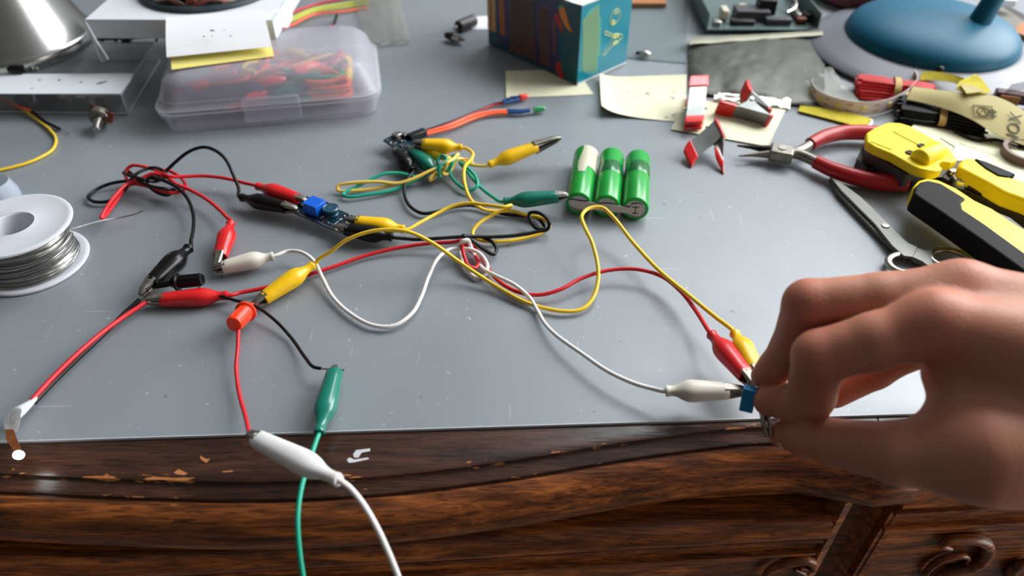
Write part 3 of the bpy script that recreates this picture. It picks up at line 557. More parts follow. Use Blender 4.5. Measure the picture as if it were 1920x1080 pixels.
HJ = dict(
 index=[(1752, 607, 302, 12.6), (1640, 640, 309, 11.9), (1537, 668, 318, 11.3), (1520, 742, 335, 10.4), (1490, 757, 341, 8.6), (1442, 752, 347, 7.2)],
 middle=[(1800, 549, 314, 12.6), (1650, 562, 322, 11.6), (1516, 570, 330, 10.9), (1484, 650, 344, 9.0), (1452, 690, 350, 7.6), (1432, 706, 353, 6.0)],
 ring=[(1850, 610, 338, 12), (1700, 655, 350, 10), (1640, 695, 358, 8.6), (1565, 737, 366, 7.4)],
 little=[(1870, 670, 350, 11), (1800, 700, 368, 9), (1790, 740, 374, 7)],
 thumb=[(1850, 850, 292, 19), (1690, 850, 306, 13.2), (1565, 830, 330, 10.2), (1512, 820, 340, 9.0), (1470, 814, 348, 6.9)])
PALM = [((1752, 607, 302, 12.5), (2080, 700, 285, 22)), ((1800, 549, 314, 12.5), (2080, 640, 298, 20)), ((1850, 610, 338, 12), (2090, 690, 318, 18)), ((1870, 670, 350, 11), (2100, 740, 330, 18)),
        ((1850, 850, 292, 19), (2080, 850, 285, 26)), ((1800, 700, 308, 14), (2080, 780, 290, 26)), ((1795, 790, 300, 12), (2080, 800, 300, 26)), ((1810, 640, 320, 14), (2060, 740, 310, 22)), ((1790, 610, 312, 10), (1850, 600, 315, 12))]
ARM = [((2080, 700, 285, 22), (2420, 800, 300, 27)), ((2080, 780, 295, 24), (2420, 860, 300, 27)), ((2090, 700, 318, 18), (2420, 800, 320, 27)), ((2080, 850, 285, 24), (2420, 880, 290, 27))]
pj = lambda j: (P(*j[:3]), j[3])
allp = [pj(j) for f in HJ.values() for j in f] + [pj(j) for s_ in PALM + ARM for j in s_]
h = 1.15
lo = np.array([min(p[q] - r for p, r in allp) - 4 for q in range(3)]); hi = np.array([max(p[q] + r for p, r in allp) + 4 for q in range(3)])
hi[0] = min(hi[0], 390)
n_ = np.ceil((hi - lo) / h).astype(int)
X = np.meshgrid(*[(lo[q] + np.arange(n_[q]) * h).astype(np.float32) for q in range(3)], indexing='ij', sparse=True)
def chain(segs, k, segd=None):
    D = np.full(tuple(n_), 60., np.float32)
    for (a, ra), (b, rb) in segs:
        mg = max(ra, rb) + 16; s0 = [max(0, int((min(a[q], b[q]) - mg - lo[q]) / h)) for q in range(3)]; s1 = [min(n_[q], int((max(a[q], b[q]) + mg - lo[q]) / h) + 1) for q in range(3)]
        if any(s1[q] <= s0[q] for q in range(3)): continue
        sub = tuple(slice(s0[q], s1[q]) for q in range(3)); XX = [X[q][tuple(slice(s0[q], s1[q]) if p == q else slice(None) for p in range(3))] for q in range(3)]
        d = capsd(XX, a, b, ra, rb).astype(np.float32); D[sub] = smin(D[sub], d, k)
    return D
palm = chain([(pj(a), pj(b)) for a, b in PALM + ARM], 9)
Dh = palm.copy()
fing = []
for nm, js in HJ.items():
    js = [pj(j) for j in js]; segs = list(zip(js, js[1:]))
    fing.append((smin(chain(segs, 2.5), palm, 8.0)))
Dh = fing[0]
for d in fing[1:]: Dh = smin(Dh, d, .9)
vs, fs = surface_nets(Dh, lo, h)
del palm, fing
# light fairing of the grid surface
E_ = np.concatenate([fs[:, [0, 1]], fs[:, [1, 2]], fs[:, [2, 3]], fs[:, [3, 0]]])
for it in range(6):
    a_ = np.zeros_like(vs); c_ = np.zeros(len(vs)); np.add.at(a_, E_[:, 0], vs[E_[:, 1]]); np.add.at(a_, E_[:, 1], vs[E_[:, 0]]); np.add.at(c_, E_[:, 0], 1); np.add.at(c_, E_[:, 1], 1)
    lam = .5 if it % 2 == 0 else -.48; vs = vs + lam * (a_ / np.maximum(c_, 1)[:, None] - vs)
mk = mat('skin', (214, 158, 132), .48, spec=.4, sss=.15, bump=.25, bscale=900); nn = mk.node_tree; bb = nn.nodes['Principled BSDF']
bb.inputs['Subsurface Scale'].default_value = .006
at_ = nn.nodes.new('ShaderNodeAttribute'); at_.attribute_name = 'flush'
nz_ = nn.nodes.new('ShaderNodeTexNoise'); nz_.inputs['Scale'].default_value = 55; nz_.inputs['Detail'].default_value = 4; tc_ = nn.nodes.new('ShaderNodeTexCoord'); nn.links.new(tc_.outputs['Object'], nz_.inputs['Vector'])
ad_ = nn.nodes.new('ShaderNodeMath'); ad_.operation = 'MULTIPLY_ADD'; ad_.inputs[1].default_value = .7; ad_.inputs[2].default_value = -.22; nn.links.new(nz_.outputs[0], ad_.inputs[0])
a2_ = nn.nodes.new('ShaderNodeMath'); a2_.operation = 'ADD'; a2_.use_clamp = True; nn.links.new(ad_.outputs[0], a2_.inputs[0]); nn.links.new(at_.outputs['Fac'], a2_.inputs[1])
mm_ = nn.nodes.new('ShaderNodeMixRGB'); nn.links.new(a2_.outputs[0], mm_.inputs[0]); mm_.inputs[1].default_value = lin((192, 136, 108)); mm_.inputs[2].default_value = lin((190, 98, 80)); nn.links.new(mm_.outputs[0], bb.inputs['Base Color'])
M['skin'] = mk
hm = MB(); hm.v = [V(p) for p in vs]; hm.f = [tuple(int(i) for i in f) for f in fs]; hm.m = [0] * len(fs)
person = hm.build('person', 'skin', angle=180)
tag(person, 'bare right hand of a person reaching in from the right, pinching a small blue component', 'person')
fl = np.zeros(len(vs))
for nm, js in HJ.items():
    for k in (0, 2):
        if k < len(js): p = np.array(pj(js[k])[0]); fl = np.maximum(fl, (.15 if nm == 'thumb' else .5) * np.exp(-((vs - p) ** 2).sum(1) / (2 * 13 ** 2)))
    p = np.array(pj(js[-1])[0]); fl = np.maximum(fl, .45 * np.exp(-((vs - p) ** 2).sum(1) / (2 * 9 ** 2)))
at_ = person.data.attributes.new('flush', 'FLOAT', 'POINT'); at_.data.foreach_set('value', fl.astype(np.float32))
# nails of index finger and thumb
def nail(c, along, up, w, l, r):
    z = V(up).normalized(); y = V(along); y = (y - z * y.dot(z)).normalized(); x = y.cross(z)
    def fn(u, v):
        a = (u - .5) * 1.9; e = 1 - .25 * (abs(v - .5) * 2) ** 4; return V(c) + x * (math.sin(a) * r * w * e) + z * (math.cos(a) * r - r * .0) + y * ((v - .5) * l * (1 - .18 * (abs(u - .5) * 2) ** 2)) + z * (-.5 * (v - .5) ** 2)
    return MB().grid(fn, 10, 8, .5).build('fingernail', 'nail', person)
M['nail'] = mat('fingernail', (214, 160, 140), .28, coat=.3, sss=.2)
i5, i6 = pj(HJ['index'][4])[0], pj(HJ['index'][5])[0]
nail(i6 + (i5 - i6) * .12, i6 - i5, V((-.1, .35, .9)), .8, 9, 6.7)
t5, t6 = pj(HJ['thumb'][3])[0], pj(HJ['thumb'][4])[0]
nail(t6 + (t5 - t6) * .15, t6 - t5, V((-.1, -.95, .05)), .8, 10, 6.7)
# what the fingers hold
M['bluecap'] = mat('blue_capacitor', (22, 128, 184), .35)
a = P(1403, 748, 352)
o = thing('blue_component', a, 'small blue rectangular component pinched at the fingertips, between the cream clip and the index finger', 'component')
T = frame(a, V((.05, .35, 1)), V((1, -.5, 0)))
MB().box((0, 0, 0), (6.2, 5.2, 12), T).build('body', 'bluecap', o, bevel=.5)
for k in (-1.5, 0, 1.5): MB().tube([T @ V((k, 0, 4.6)), T @ V((k, .6, 9))], .3, 8).build('lead_pin', 'steel', o)
g = thing('bare_clip', P(1432, 785, 347), 'small bare metal clip pinched between thumb and index finger, jaws pointing down', 'clip')
for dx in (-5, 7):
    MB().tube([P(1430 + dx * .4, 768, 350), P(1436 + dx, 792, 347), P(1440 + dx * .6, 820, 345)], [2.2, 1.8, 1.1], 8, flat=(1, .6)).build('jaw', 'steel', g)

# ------------------------------------------------------------------ left side: solder spool, potentiometer, wires
sp0 = U(50, 490, 1.2); sp0 = U(62, 478, 0); sp0.z = 0
top = U(24, 421, 30); sp0 = V((top.x, top.y, 0)); R = 33.5
sroot = thing('solder_spool', sp0, 'white plastic spool wound with shiny solder wire, lying flat at the left edge', 'solder')
T = Matrix.Translation(sp0)
def flange(z): return [(12.2, z), (12.2, z - .0), (R - 1.5, z), (R - .3, z + .5), (R, z + 1.3), (R - .3, z + 2.1), (R - 1.5, z + 2.6), (R - 3, z + 2.2), (14.5, z + 2.2), (12.2, z + 2.8)]
MB().lathe(flange(28) + [(12.2, 28)], T, 72).build('top_flange', 'plasticwhite', sroot)
MB().lathe(flange(0) + [(12.2, 0)], T, 72).build('bottom_flange', 'plasticwhite', sroot)
MB().lathe([(14, 2), (14, 28.5), (12.2, 30.6), (11.6, 30), (11.6, .2), (14, .2)], T, 48).build('hub', 'plasticwhite', sroot)
M['solder'] = mat('solder', (176, 174, 170), .26, 1, var=.2, vscale=400)
pr = []; random.seed(7); z = 2.6; nl = 27
for k in range(nl):
    z0 = 3 + k * 25.2 / nl; rr = 28.4 - 2.4 * math.sin(math.pi * (k + .5) / nl) + random.uniform(-.35, .25)
    for q in range(4): pr.append((rr + .48 * math.sin(math.pi * q / 3), z0 + .93 * q / 3.2))
sol = MB().lathe(pr, T, 72).build('solder_winding', 'solder', sroot, angle=180)
mb = MB()
for k in range(9):
    c0 = random.uniform(4, 26); sl = random.uniform(-.1, .1); mb.tube([sp0 + V((28.9 * math.cos(q) , 28.9 * math.sin(q), max(3, min(27, c0 + sl * 28 * math.sin(q + k)))) ) for q in [-2.6 + 2.9 * i / 30 for i in range(31)]], .5, 6)
mb.build('loose_turn', 'solder', sroot)
MB().tube(catmull([U(122, 432, 16), U(150, 425, 14), U(190, 414, 10), U(225, 408, 7), U(255, 401, 7), U(268, 395, 8)], 6), .48, 8).build('wire_end', 'solder', sroot)
c0 = U(8, 388, 0); T = Matrix.Translation(c0)
o = MB().lathe([(.1, 0), (13, 0), (14, 1.5), (13.6, 12), (11.2, 19), (10.6, 20.5), (10.2, 20), (13, 11.5), (13.2, 2), (12.5, 1), (.1, 1)], T, 40).build('plastic_cup', veil('clear_cup', (196, 206, 220), .6, .12)); tag(o, 'small clear plastic cup behind the solder spool', 'cup')
# potentiometer lying with its shaft towards the viewer
pa = thing('potentiometer', U(188, 222, 0), 'round metal potentiometer with a brown three-lug plate, left of the translucent plastic case', 'potentiometer')
a = U(186, 222, 9); b = U(180, 246, 6); T = frame(a, b - a, V((1, .3, 0)))
MB().lathe([(.1, -6), (7.2, -6), (7.6, -5), (7.6, 0), (7, .6), (.1, .6)], T, 32).build('housing', 'dullsteel', pa)
MB().lathe([(3.6, 0), (3.6, 5), (3.0, 5.2), (3.0, 14), (2.6, 14.5), (.1, 14.5)], T, 20).build('shaft', 'steel', pa)
M['phenolic'] = mat('brown_phenolic', (112, 52, 34), .5, var=.2)
q1 = U(176, 200, 12); q2 = U(213, 218, 9); T2 = frame((q1 + q2) / 2, V((-.2, -.8, .5)), q2 - q1)
T2 = Matrix.Translation(V((1, -6, 1))) @ T2; pl_ = MB().box((0, 0, 0), ((q2 - q1).length, 8, 1.4), T2).build('lug_plate', 'phenolic', pa, bevel=.3)
for k in (-5, 0, 5): MB().cyl(T2 @ V((k, 0, .5)), T2 @ V((k, 0, 1.6)), 1.6, 1.2, 12).build('lug', 'steel', pl_)
# jumper wires
o = MB().tube(catmull([U(*p) for p in [(-60, 176, 6), (0, 181, 5), (40, 203, 4), (72, 226, 2), (96, 246, 2), (105, 262, 1.6), (98, 281, 1.4), (80, 293, 1.4), (50, 306, 1.4), (0, 319, 1.4), (-60, 330, 1.4)]], 8), 1.15, 10).build('yellow_wire', 'wyellow', angle=80); tag(o, 'yellow wire curving in and out of the left edge above the spool', 'wire')
jw = thing('jumper_wire', U(40, 210, 0), 'orange jumper wire with a black pin end, lying beside the yellow wire', 'wire')
MB().tube(catmull([U(*p) for p in [(-60, 176, 8), (0, 185, 7), (30, 198, 6), (62, 209, 5)]], 8), 1.0, 10).build('wire', 'worange', jw, angle=80)
a, b = U(60, 209, 5), U(84, 228, 3); MB().tube([a, b], 1.3, 10).build('pin_housing', 'blackplastic', jw)
a, b = U(85, 229, 3), U(112, 242, 2); MB().tube([a, b], [1.5, 1.3], 10).build('pin_housing', 'blackplastic', jw); MB().tube([b, b + (b - a) * .7], .3, 6).build('pin', 'steel', jw)

# ------------------------------------------------------------------ clear case with a white label, steel cone, white box
Z1 = 17
A, B_ = U(228, 180, Z1), U(290, 82, Z1); A0 = V((-560, A.y + 8, Z1)); B0 = V((-560, B_.y, Z1))
case = thing('clear_case', (A0 + A + B_) / 3 * 1 - V((0, 0, Z1)), 'clear flat case with a white strip along its front, under the steel cone', 'case')
mb = MB()
def wallp(p, q, t=2.2):
    n = (q - p).cross(V((0, 0, 1))).normalized() * t; mb.loft([[p - V((0, 0, Z1 - .2)), q - V((0, 0, Z1 - .2)), q - n - V((0, 0, Z1 - .2)), p - n - V((0, 0, Z1 - .2))], [p, q, q - n, p - n]])
wallp(A0, A); wallp(A, B_); wallp(B_, B0)
mb.prism([(p.x, p.y) for p in (A0, A, B_, B0)], .2, 1.6)
mb.build('tray', 'clear', case, bevel=.4)
mb = MB()
for z_ in (1, Z1 + .9):
    mb.tube([V((p.x, p.y, z_)) for p in (A0, A, B_, B0)], .75, 6)
mb.tube([V((A.x, A.y, 1)), A], .8, 6); mb.build('polished_edge', veil('bright_edge', (206, 212, 216), .35, .1), case)
lid = MB().prism([(p.x + dx, p.y) for p, dx in ((A0, 0), (A, .8), (B_, .8), (B0, 0))], Z1, Z1 + 1.8).build('lid', 'clear', case, bevel=.5)
strip = [U(-120, 140, Z1 + 2), U(250, 138, Z1 + 2), U(244, 152, Z1 + 2), U(226, 176, Z1 + 2), U(-120, 176, Z1 + 2)]
MB().prism([(p.x, p.y) for p in strip], Z1 + 1.9, Z1 + 2.2).build('white_strip', 'card', case)
mb = MB()
for px, py, s_ in ((74, 150, 1.2), (111, 150, 1.4), (152, 154, 1.2), (60, 166, .9)): T = Matrix.Translation(U(px, py, Z1 + 2.2)); mb.lathe([(.1, .1), (s_, .1), (s_, 0)], T, 10)
p = catmull([U(180, 158, Z1 + 2.3), U(190, 155, Z1 + 2.3), U(201, 152, Z1 + 2.3)], 4); mb.tube(p, [.3, 1, 1.4, 1.5, 1.6, 1.4, 1.2, 1, .4][:len(p)], 8, flat=(.2, 1)); mb.build('print_mark', 'ink', case)
for px, py, sz, m, lb_ in ((78, 204, (14, 10, 8), 'blackplastic', 'black square component inside the front of the clear case'), (112, 196, (7, 6, 5), 'steel', 'shiny component just right of the black one in the clear case'), (140, 205, (9, 7, 5), 'steel', 'larger shiny component near the potentiometer in the clear case'), (30, 206, (12, 9, 6), 'darksteel', 'dark steel component at the left inside the clear case'), (190, 190, (8, 5, 4), 'dullsteel', 'dull component at the right end inside the clear case'), (120, 205, (4, 4, 4), 'tape', 'tiny beige component between the shiny ones in the clear case')):
    c0 = U(px, py, 2); c0.y = max(c0.y, A0.y + 12); o = MB().box((c0.x, c0.y, 2 + sz[2] / 2), sz).build('small_component', m, bevel=.8); tag(o, lb_, 'component', 'components in the clear case')
# steel cone standing on the case
cc = U(34, 84, Z1 + 2); cone = thing('steel_cone', cc, 'brushed steel cone with a rolled rim, standing on the clear case in the corner', 'cone')
M['brushed'] = mat('brushed_steel', (176, 176, 172), .24, 1, var=.12, vscale=6, bump=.1, bscale=30)
Rc = 66; T = Matrix.Translation(cc)
MB().lathe([(Rc, 9), (Rc - .8, 9.4), (Rc - 2.2, 11), (Rc - 30, 74), (Rc - 34, 84), (Rc - 36, 84), (Rc - 32, 72), (Rc - 4, 10)], T, 96).build('cone_wall', 'brushed', cone)
MB().lathe([(Rc - 2, 0), (Rc + .3, .2), (Rc + .8, 1), (Rc + .5, 8.4), (Rc, 9.2), (Rc - 2, 9.2)], T, 96).build('rim_band', 'brushed', cone)
o = MB().tube(catmull([U(*p) for p in [(-60, 118, Z1 + 6), (0, 117, Z1 + 7), (20, 128, Z1 + 6), (45, 132, Z1 + 4)]], 6), 4.5, 10).build('black_cable', 'blackplastic'); tag(o, 'thick black cable end lying in front of the steel cone', 'cable')
random.seed(3)
for k, (px, py) in enumerate(((36, 130), (48, 128), (56, 132), (64, 131))):
    c0 = U(px, py, Z1 + 2); o = MB().tube([c0 + V((-2, 0, 1.2)), c0 + V((3, 2 - k, 2.2)), c0 + V((5, -2, 1.2))], [1.4, 1.1, .7], 8).build('screw', 'steel'); tag(o, 'tiny metal screw in front of the steel cone, %s' % ('touching the black cable end', 'leftmost but one of the four', 'rightmost but one of the four', 'rightmost of the four')[k], 'screw', 'screws by the steel cone')
# white shallow box bottom-up, a dark board under it
Zt, Zb = 60, 44
FL, FR = U(157, 37, Zt), U(500, 38, Zt); wdir = (FR - FL).normalized(); FR = FL + wdir * 158; bk = V((-wdir.y, wdir.x, 0)) * 125
wb = thing('white_box', (FL + FR + bk) / 2 - V((0, 0, Zt - Zb)), 'shallow white cardboard lid with a folded corner flap, under the dark red coil', 'box')
mb = MB()
def slab(p, q, t=1.2, z0=Zb, z1=Zt):
    n = (q - p).cross(V((0, 0, 1))).normalized() * t; mb.loft([[V((p.x, p.y, z0)), V((q.x, q.y, z0)), V((q.x - n.x, q.y - n.y, z0)), V((p.x - n.x, p.y - n.y, z0))], [V((p.x, p.y, z1)), V((q.x, q.y, z1)), V((q.x - n.x, q.y - n.y, z1)), V((p.x - n.x, p.y - n.y, z1))]])
slab(FL, FR); slab(FR, FR + bk); slab(FR + bk, FL + bk); slab(FL + bk, FL)
mb.prism([(p.x, p.y) for p in (FL, FR, FR + bk, FL + bk)], Zt - 1.2, Zt)
mb.build('lid', 'card', wb, bevel=.5)
fl_ = [U(158, 38, Zt - .5), U(182, 80, Zb), U(203, 112, Zb - 14), U(190, 118, Zb - 15), U(168, 66, Zb)]
MB().loft([fl_, [p + V((.3, 1, .4)) for p in fl_]]).build('corner_flap', 'card', wb)
f2 = [U(452, 44, Zt + .3), U(548, 10, Zt + .3), U(549, 34, Zb), U(540, 52, Zb + 1), U(480, 54, Zb + 1)]
MB().loft([f2, [p + V((-.2, 1, .4)) for p in f2]]).build('side_flap', 'card', wb)
pb = FL + wdir * 2 + bk * .08
ub = thing('dark_board', pb - V((0, 0, 30)), 'dark grey board showing below the white box, resting on the clear case', 'board')
a = U(182, 78, 40); b = U(318, 70, 40); dd = (b - a).normalized(); n = V((-dd.y, dd.x, 0))
MB().loft([[a, b + dd * 6, b + dd * 6 + n * 100, a + n * 100], [p + V((0, 0, 3)) for p in (a, b + dd * 6, b + dd * 6 + n * 100, a + n * 100)]]).build('board', 'greyplastic', ub, bevel=.5)
for px in (204, 230, 305):
    c0 = U(px, 72, 42.5); MB().tube([c0 + dd * (5 * math.cos(q)) + V((0, -1.5, 5 * math.sin(q) - 2)) for q in [math.pi * i / 8 for i in range(9)]], .9, 8).build('ring_clip', 'blackplastic', ub)
for t in (.12, .88): MB().box((0, 0, 0), (8, 8, 20.6), Matrix.Translation(V(a + dd * ((b - a).length * t) + n * 50) + V((0, 0, -10.4)))).build('foot', 'greyplastic', ub)
# coil on the white box
cq = U(352, 16, Zt + 4); cq.y += 60; coil = thing('wire_coil', (cq.x, cq.y, Zt), 'dark round coil former with rusty red windings, lying on the white box', 'coil')
M['rust'] = mat('rusty_red', (128, 56, 46), .55, var=.3); M['tealgrey'] = mat('dark_teal_plastic', (52, 66, 70), .5, var=.3)
T = Matrix.Translation((cq.x, cq.y, Zt))
MB().lathe([(20, .3), (60, .3), (62, 2), (60, 4), (40, 5), (20, 4)], T, 60).build('base_ring', 'tealgrey', coil)
MB().lathe([(30, 4), (46, 4), (47, 8), (44, 15), (34, 16), (30, 12)], T, 48).build('winding', 'darksteel', coil)
for k in range(9):
    q = math.pi * (1.02 + .12 * k) + .02; T2 = frame(V((cq.x, cq.y, Zt)) + V((50 * math.cos(q), 50 * math.sin(q), 9)), V((0, 0, 1)), V((-math.sin(q), math.cos(q), 0)))
    MB().box((0, 0, 0), (9, 7, 9), T2).build('red_block', 'rust', coil, bevel=1)
for k in (-.35, 0, .5): MB().tube(catmull([V((cq.x, cq.y, Zt)) + V((54 * math.cos(q), 54 * math.sin(q), 6 + 3 * math.sin(q * 9 + k))) for q in [math.pi * (1.05 + .9 * i / 14) for i in range(15)]], 3), 1.1, 8).build('loose_wire', 'wred' if k == 0 else 'dullsteel', coil)

# ------------------------------------------------------------------ translucent plastic case full of coloured leads
FLp, FRp = U(318, 250, 0), U(706, 216, 0); w = (FRp - FLp); Wd = w.length; w.normalize(); dn = V((-w.y, w.x, 0)); Dd = 104
def rrect(ins, z, rad=16, n=6, x0=0, y0=0):
    pts = []; xa, xb, ya, yb = ins - 4, Wd - ins + 4, ins * .9 - 3, Dd - ins
    for cx, cy, q0 in ((xb - rad, ya + rad, -90), (xb - rad, yb - rad, 0), (xa + rad, yb - rad, 90), (xa + rad, ya + rad, 180)):
        for k in range(n + 1):
            q = math.radians(q0 + 90 * k / n); pts.append((cx + rad * math.cos(q), cy + rad * math.sin(q)))
    return [FLp + w * x + dn * y + V((0, 0, z)) for x, y in pts]
pc = thing('plastic_case', FLp + w * Wd / 2 + dn * Dd / 2, 'translucent domed plastic case with a front latch, coloured leads inside and notes on top', 'case')
MB().loft([rrect(8, .6, 10), rrect(3, 1.2, 12), rrect(0, 12, 14), rrect(-1.5, 13, 15), rrect(-2, 16, 16), rrect(-.5, 16.2, 15), rrect(1.5, 13, 13), rrect(4, 2.4, 11)], cap=False).add([], []).build('tray', 'milky', pc)
bt = rrect(8, .6, 10); bt2 = [p + V((0, 0, 1.4)) for p in bt]; MB().loft([bt, bt2]).build('tray_floor', 'milky', pc)
l = MB().loft([rrect(.5, 16.4, 15), rrect(-2.5, 16.6, 16), rrect(-3, 20, 17), rrect(-1, 20.6, 16), rrect(1, 24, 16), rrect(5, 36, 18), rrect(10, 41, 18), rrect(16, 43, 18), rrect(30, 43.8, 14), rrect(49, 44, 3)], cap=False); l.f.append(tuple(range(len(l.v) - 28, len(l.v)))); l.m.append(0)
lid = l.build('lid', 'milky2', pc, angle=60)
MB().tube([p + V((0, 0, .2)) for p in rrect(2.4, 25, 16)], .55, 6, closed=True).build('raised_rim', 'milky', lid)
mb = MB()
for k in range(17):
    y = 20 + k * 4.2; z = 43.7; mb.tube([FLp + w * (Wd * .47) + dn * y + V((0, 0, z)), FLp + w * (Wd * .86) + dn * y + V((0, 0, z))], .55, 6)
mb.build('ribbed_panel', 'milky', lid)
a = onplane(450, 190, FLp - dn * 8, dn); b = onplane(568, 224, FLp - dn * 8, dn); ux = (a - FLp).dot(w); uz = a.z; vx = (b - FLp).dot(w); vz = max(b.z, 5)
def fpt(x, z, d=0): return FLp + w * x + V((0, 0, z)) - dn * (6 + d)
la = MB(); q = [fpt(ux, vz), fpt(vx, vz), fpt(vx, uz), fpt(ux, uz)]
la.loft([q, [p + dn * 2.2 for p in q]]).build('latch', 'milky', pc, bevel=1.0, seg=3)
# leads inside the case, each one a tangled coil
random.seed(21)
for k, (wm, fx, fy, lab) in enumerate((('wred', .18, .35, 'red'), ('wred', .46, .3, 'red'), ('wred', .7, .55, 'red'), ('worange', .35, .62, 'orange'), ('worange', .74, .28, 'orange'), ('navy', .2, .2, 'dark blue'), ('navy', .5, .2, 'dark blue'), ('wgreen', .66, .3, 'green'), ('wyellow', .8, .5, 'yellow'), ('wyellow', .5, .6, 'yellow'))):
    if wm not in M: M[wm] = mat('navy_wire', (34, 34, 74), .45)
    pts = []
    for j in range(34):
        q = j * .62; r1 = 22 + 7 * math.sin(j * 1.3 + k); x = Wd * fx + r1 * 1.15 * math.cos(q + k) + random.uniform(-2, 2); y = Dd * fy + r1 * .62 * math.sin(q + k) + random.uniform(-2, 2)
        pts.append(FLp + w * min(max(x, 18), Wd - 20) + dn * min(max(y, 16), Dd - 22) + V((0, 0, 7 + j * .5 + random.uniform(0, 5))))
    o = MB().tube(catmull(pts, 3), 2.0, 7).build('coiled_lead', wm, angle=80)
    for j in (5, 16, 27):
        p_ = pts[j]; q_ = pts[j + 1]; T = frame(p_ + V((0, 0, 2)), q_ - p_); MB().lathe([(2, -14), (2.4, -12), (5.4, -4), (5.4, 3), (4, 13), (3.6, 13.5), (.2, 13.5)], T, 12).build('boot', {'wred': 'red', 'worange': 'ored', 'navy': 'navy', 'wgreen': 'green', 'wyellow': 'yellow'}[wm], o)
    tag(o, '%s lead coiled up %s the translucent case' % (lab, {0: 'at the left end inside', 1: 'behind the latch of', 2: 'towards the back right inside', 3: 'in the back middle of', 4: 'at the right front inside', 5: 'at the left front inside', 6: 'low behind the latch inside', 7: 'right of the latch inside', 8: 'at the right end inside', 9: 'in the middle inside'}[k]), 'lead', 'leads inside the plastic case')
# sticky note pad, white sheet above a yellow one
def sheet(c4, name, m, lift=None, thick=.25, nu=16, nv=12, parent=None, mi=0):
    c4 = [U(*c) if not isinstance(c, Vector) else c for c in c4]      # order: front-left, front-right, back-right, back-left
    def fn(u, v):
        p = (c4[0] * (1 - u) + c4[1] * u) * (1 - v) + (c4[3] * (1 - u) + c4[2] * u) * v
        return p + V((0, 0, lift(u, v) if lift else 0))
    return MB().grid(fn, nu, nv, thick).build(name, m, parent, angle=60)
np_ = thing('sticky_note_pad', U(410, 90, 46), 'white sheet on a yellow sticky note lying across the plastic case and the white box', 'note pad')
sheet([(322, 131, 44.8), (514, 106, 44.8), (497, 30, 58), (316, 38, 58)], 'yellow_note', 'paperyellow', lambda u, v: .4 + 1.0 * math.sin(v * 3.1), .5, parent=np_)
sh = sheet([(313, 109, 51), (510, 89, 51), (493, 18, 66), (313, 37, 66)], 'white_sheet', 'paperwhite', lambda u, v: .8 + 1.6 * math.sin(v * 3.1) + 1.5 * (1 - u) ** 4 * v, .35, parent=np_)
mb = MB()
for px, py, s_ in ((397, 57, 1.5), (382, 68, .8), (398, 68, .5), (432, 67, .9), (421, 56, .5), (400, 58, 1)): mb.ball((0, 0, 0), (s_ * 1.3, s_ * .8, .3), Matrix.Translation(U(px, py, 51 + (109 - py) * .208 + 2.6)), seg=8, n=5)
mb.build('brown_stain', 'ink', sh)

# ------------------------------------------------------------------ bits between the case and the tea box
for k, (m, dy, lab) in enumerate((('ygreen', 0, 'bright yellow-green wire above the orange one, behind the plastic case'), ('ygreen', 6, 'yellow-green wire between the green and orange ones, behind the plastic case'), ('worange', 14, 'orange wire behind the right end of the plastic case'), ('wred', -9, 'red wire beyond the yellow-green ones at the top edge'))):
    if m not in M: M[m] = mat('yellow_green_wire', (190, 196, 60), .45)
    o = MB().tube(catmull([U(470 , 60 + dy, 2 + k), U(540, 36 + dy, 6), U(590, 16 + dy * .8, 6 - k), U(640, 8 + dy, 3), U(690, 0 + dy, 2)], 8), 1.25, 8).build('wire', m, angle=80); tag(o, lab, 'wire')
M['ygl'] = M['wyellow']
o = thing('jumper_wire', U(628, 40, 0), 'short black jumper pin end with a red tip, standing behind the plastic case', 'wire')
MB().tube([U(625, 48, 6), U(632, 28, 6)], 1.6, 8).build('pin_housing', 'blackplastic', o); MB().tube([U(622, 52, 6), U(625, 47, 6)], 1.2, 8).build('wire', 'wred', o)
bg_ = sheet([(690, 88, 1), (770, 80, 1), (742, -30, 1), (655, -30, 1)], 'zip_bag', veil('dusty_film', (160, 158, 144), .78, .2), lambda u, v: 3.5 + 3.2 * math.sin(u * 3.14) * math.sin(v * 3.1) + 1.2 * noise.noise(V((u * 5, v * 6, 1))), .3, 24, 24); tag(bg_, 'small clear zip bag, its crinkled hem towards the viewer, right of the plastic case', 'bag')
mb = MB(); mb.tube(catmull([U(690, 86, 3) + V((0, 2 * math.sin(i * 1.7), 1 * math.sin(i * 2.3))) + (U(768, 78, 3) - U(690, 86, 3)) * (i / 9) for i in range(10)], 4), 1.1, 6); hem = mb.build('hem', 'clear2', bg_)
o = thing('plug', U(850, 70, 0), 'small dark plug with a bright metal collar, left of the teal box', 'plug')
a, b = U(836, 66, 5), U(866, 74, 5); d = b - a; MB().tube([a, a + d * .5], [3, 4.6], 14).build('body', 'blackplastic', o); MB().tube([a + d * .45, a + d * .9], [4.2, 3.6], 14).build('collar', 'steel', o); MB().tube([a + d * .9, b + d * .12], 1.6, 10).build('tip', 'dullsteel', o)
o = thing('motor', U(876, 45, 0), 'small dark brown motor behind the plug, touching a scrap of white paper', 'motor')
a, b = U(860, 50, 6), U(888, 38, 6); MB().tube([a, b], 6, 16).build('body', mat('dark_brown_plastic', (46, 36, 34), .4), o); MB().tube([a, a + (a - b) * .25], 2, 8).build('shaft', 'dullsteel', o)
o = sheet([(884, 55, .3), (930, 56, .3), (930, 30, .3), (890, 32, .3)], 'paper_scrap', 'paperwhite', lambda u, v: .3); tag(o, 'white paper scrap sticking out from behind the teal box', 'paper')

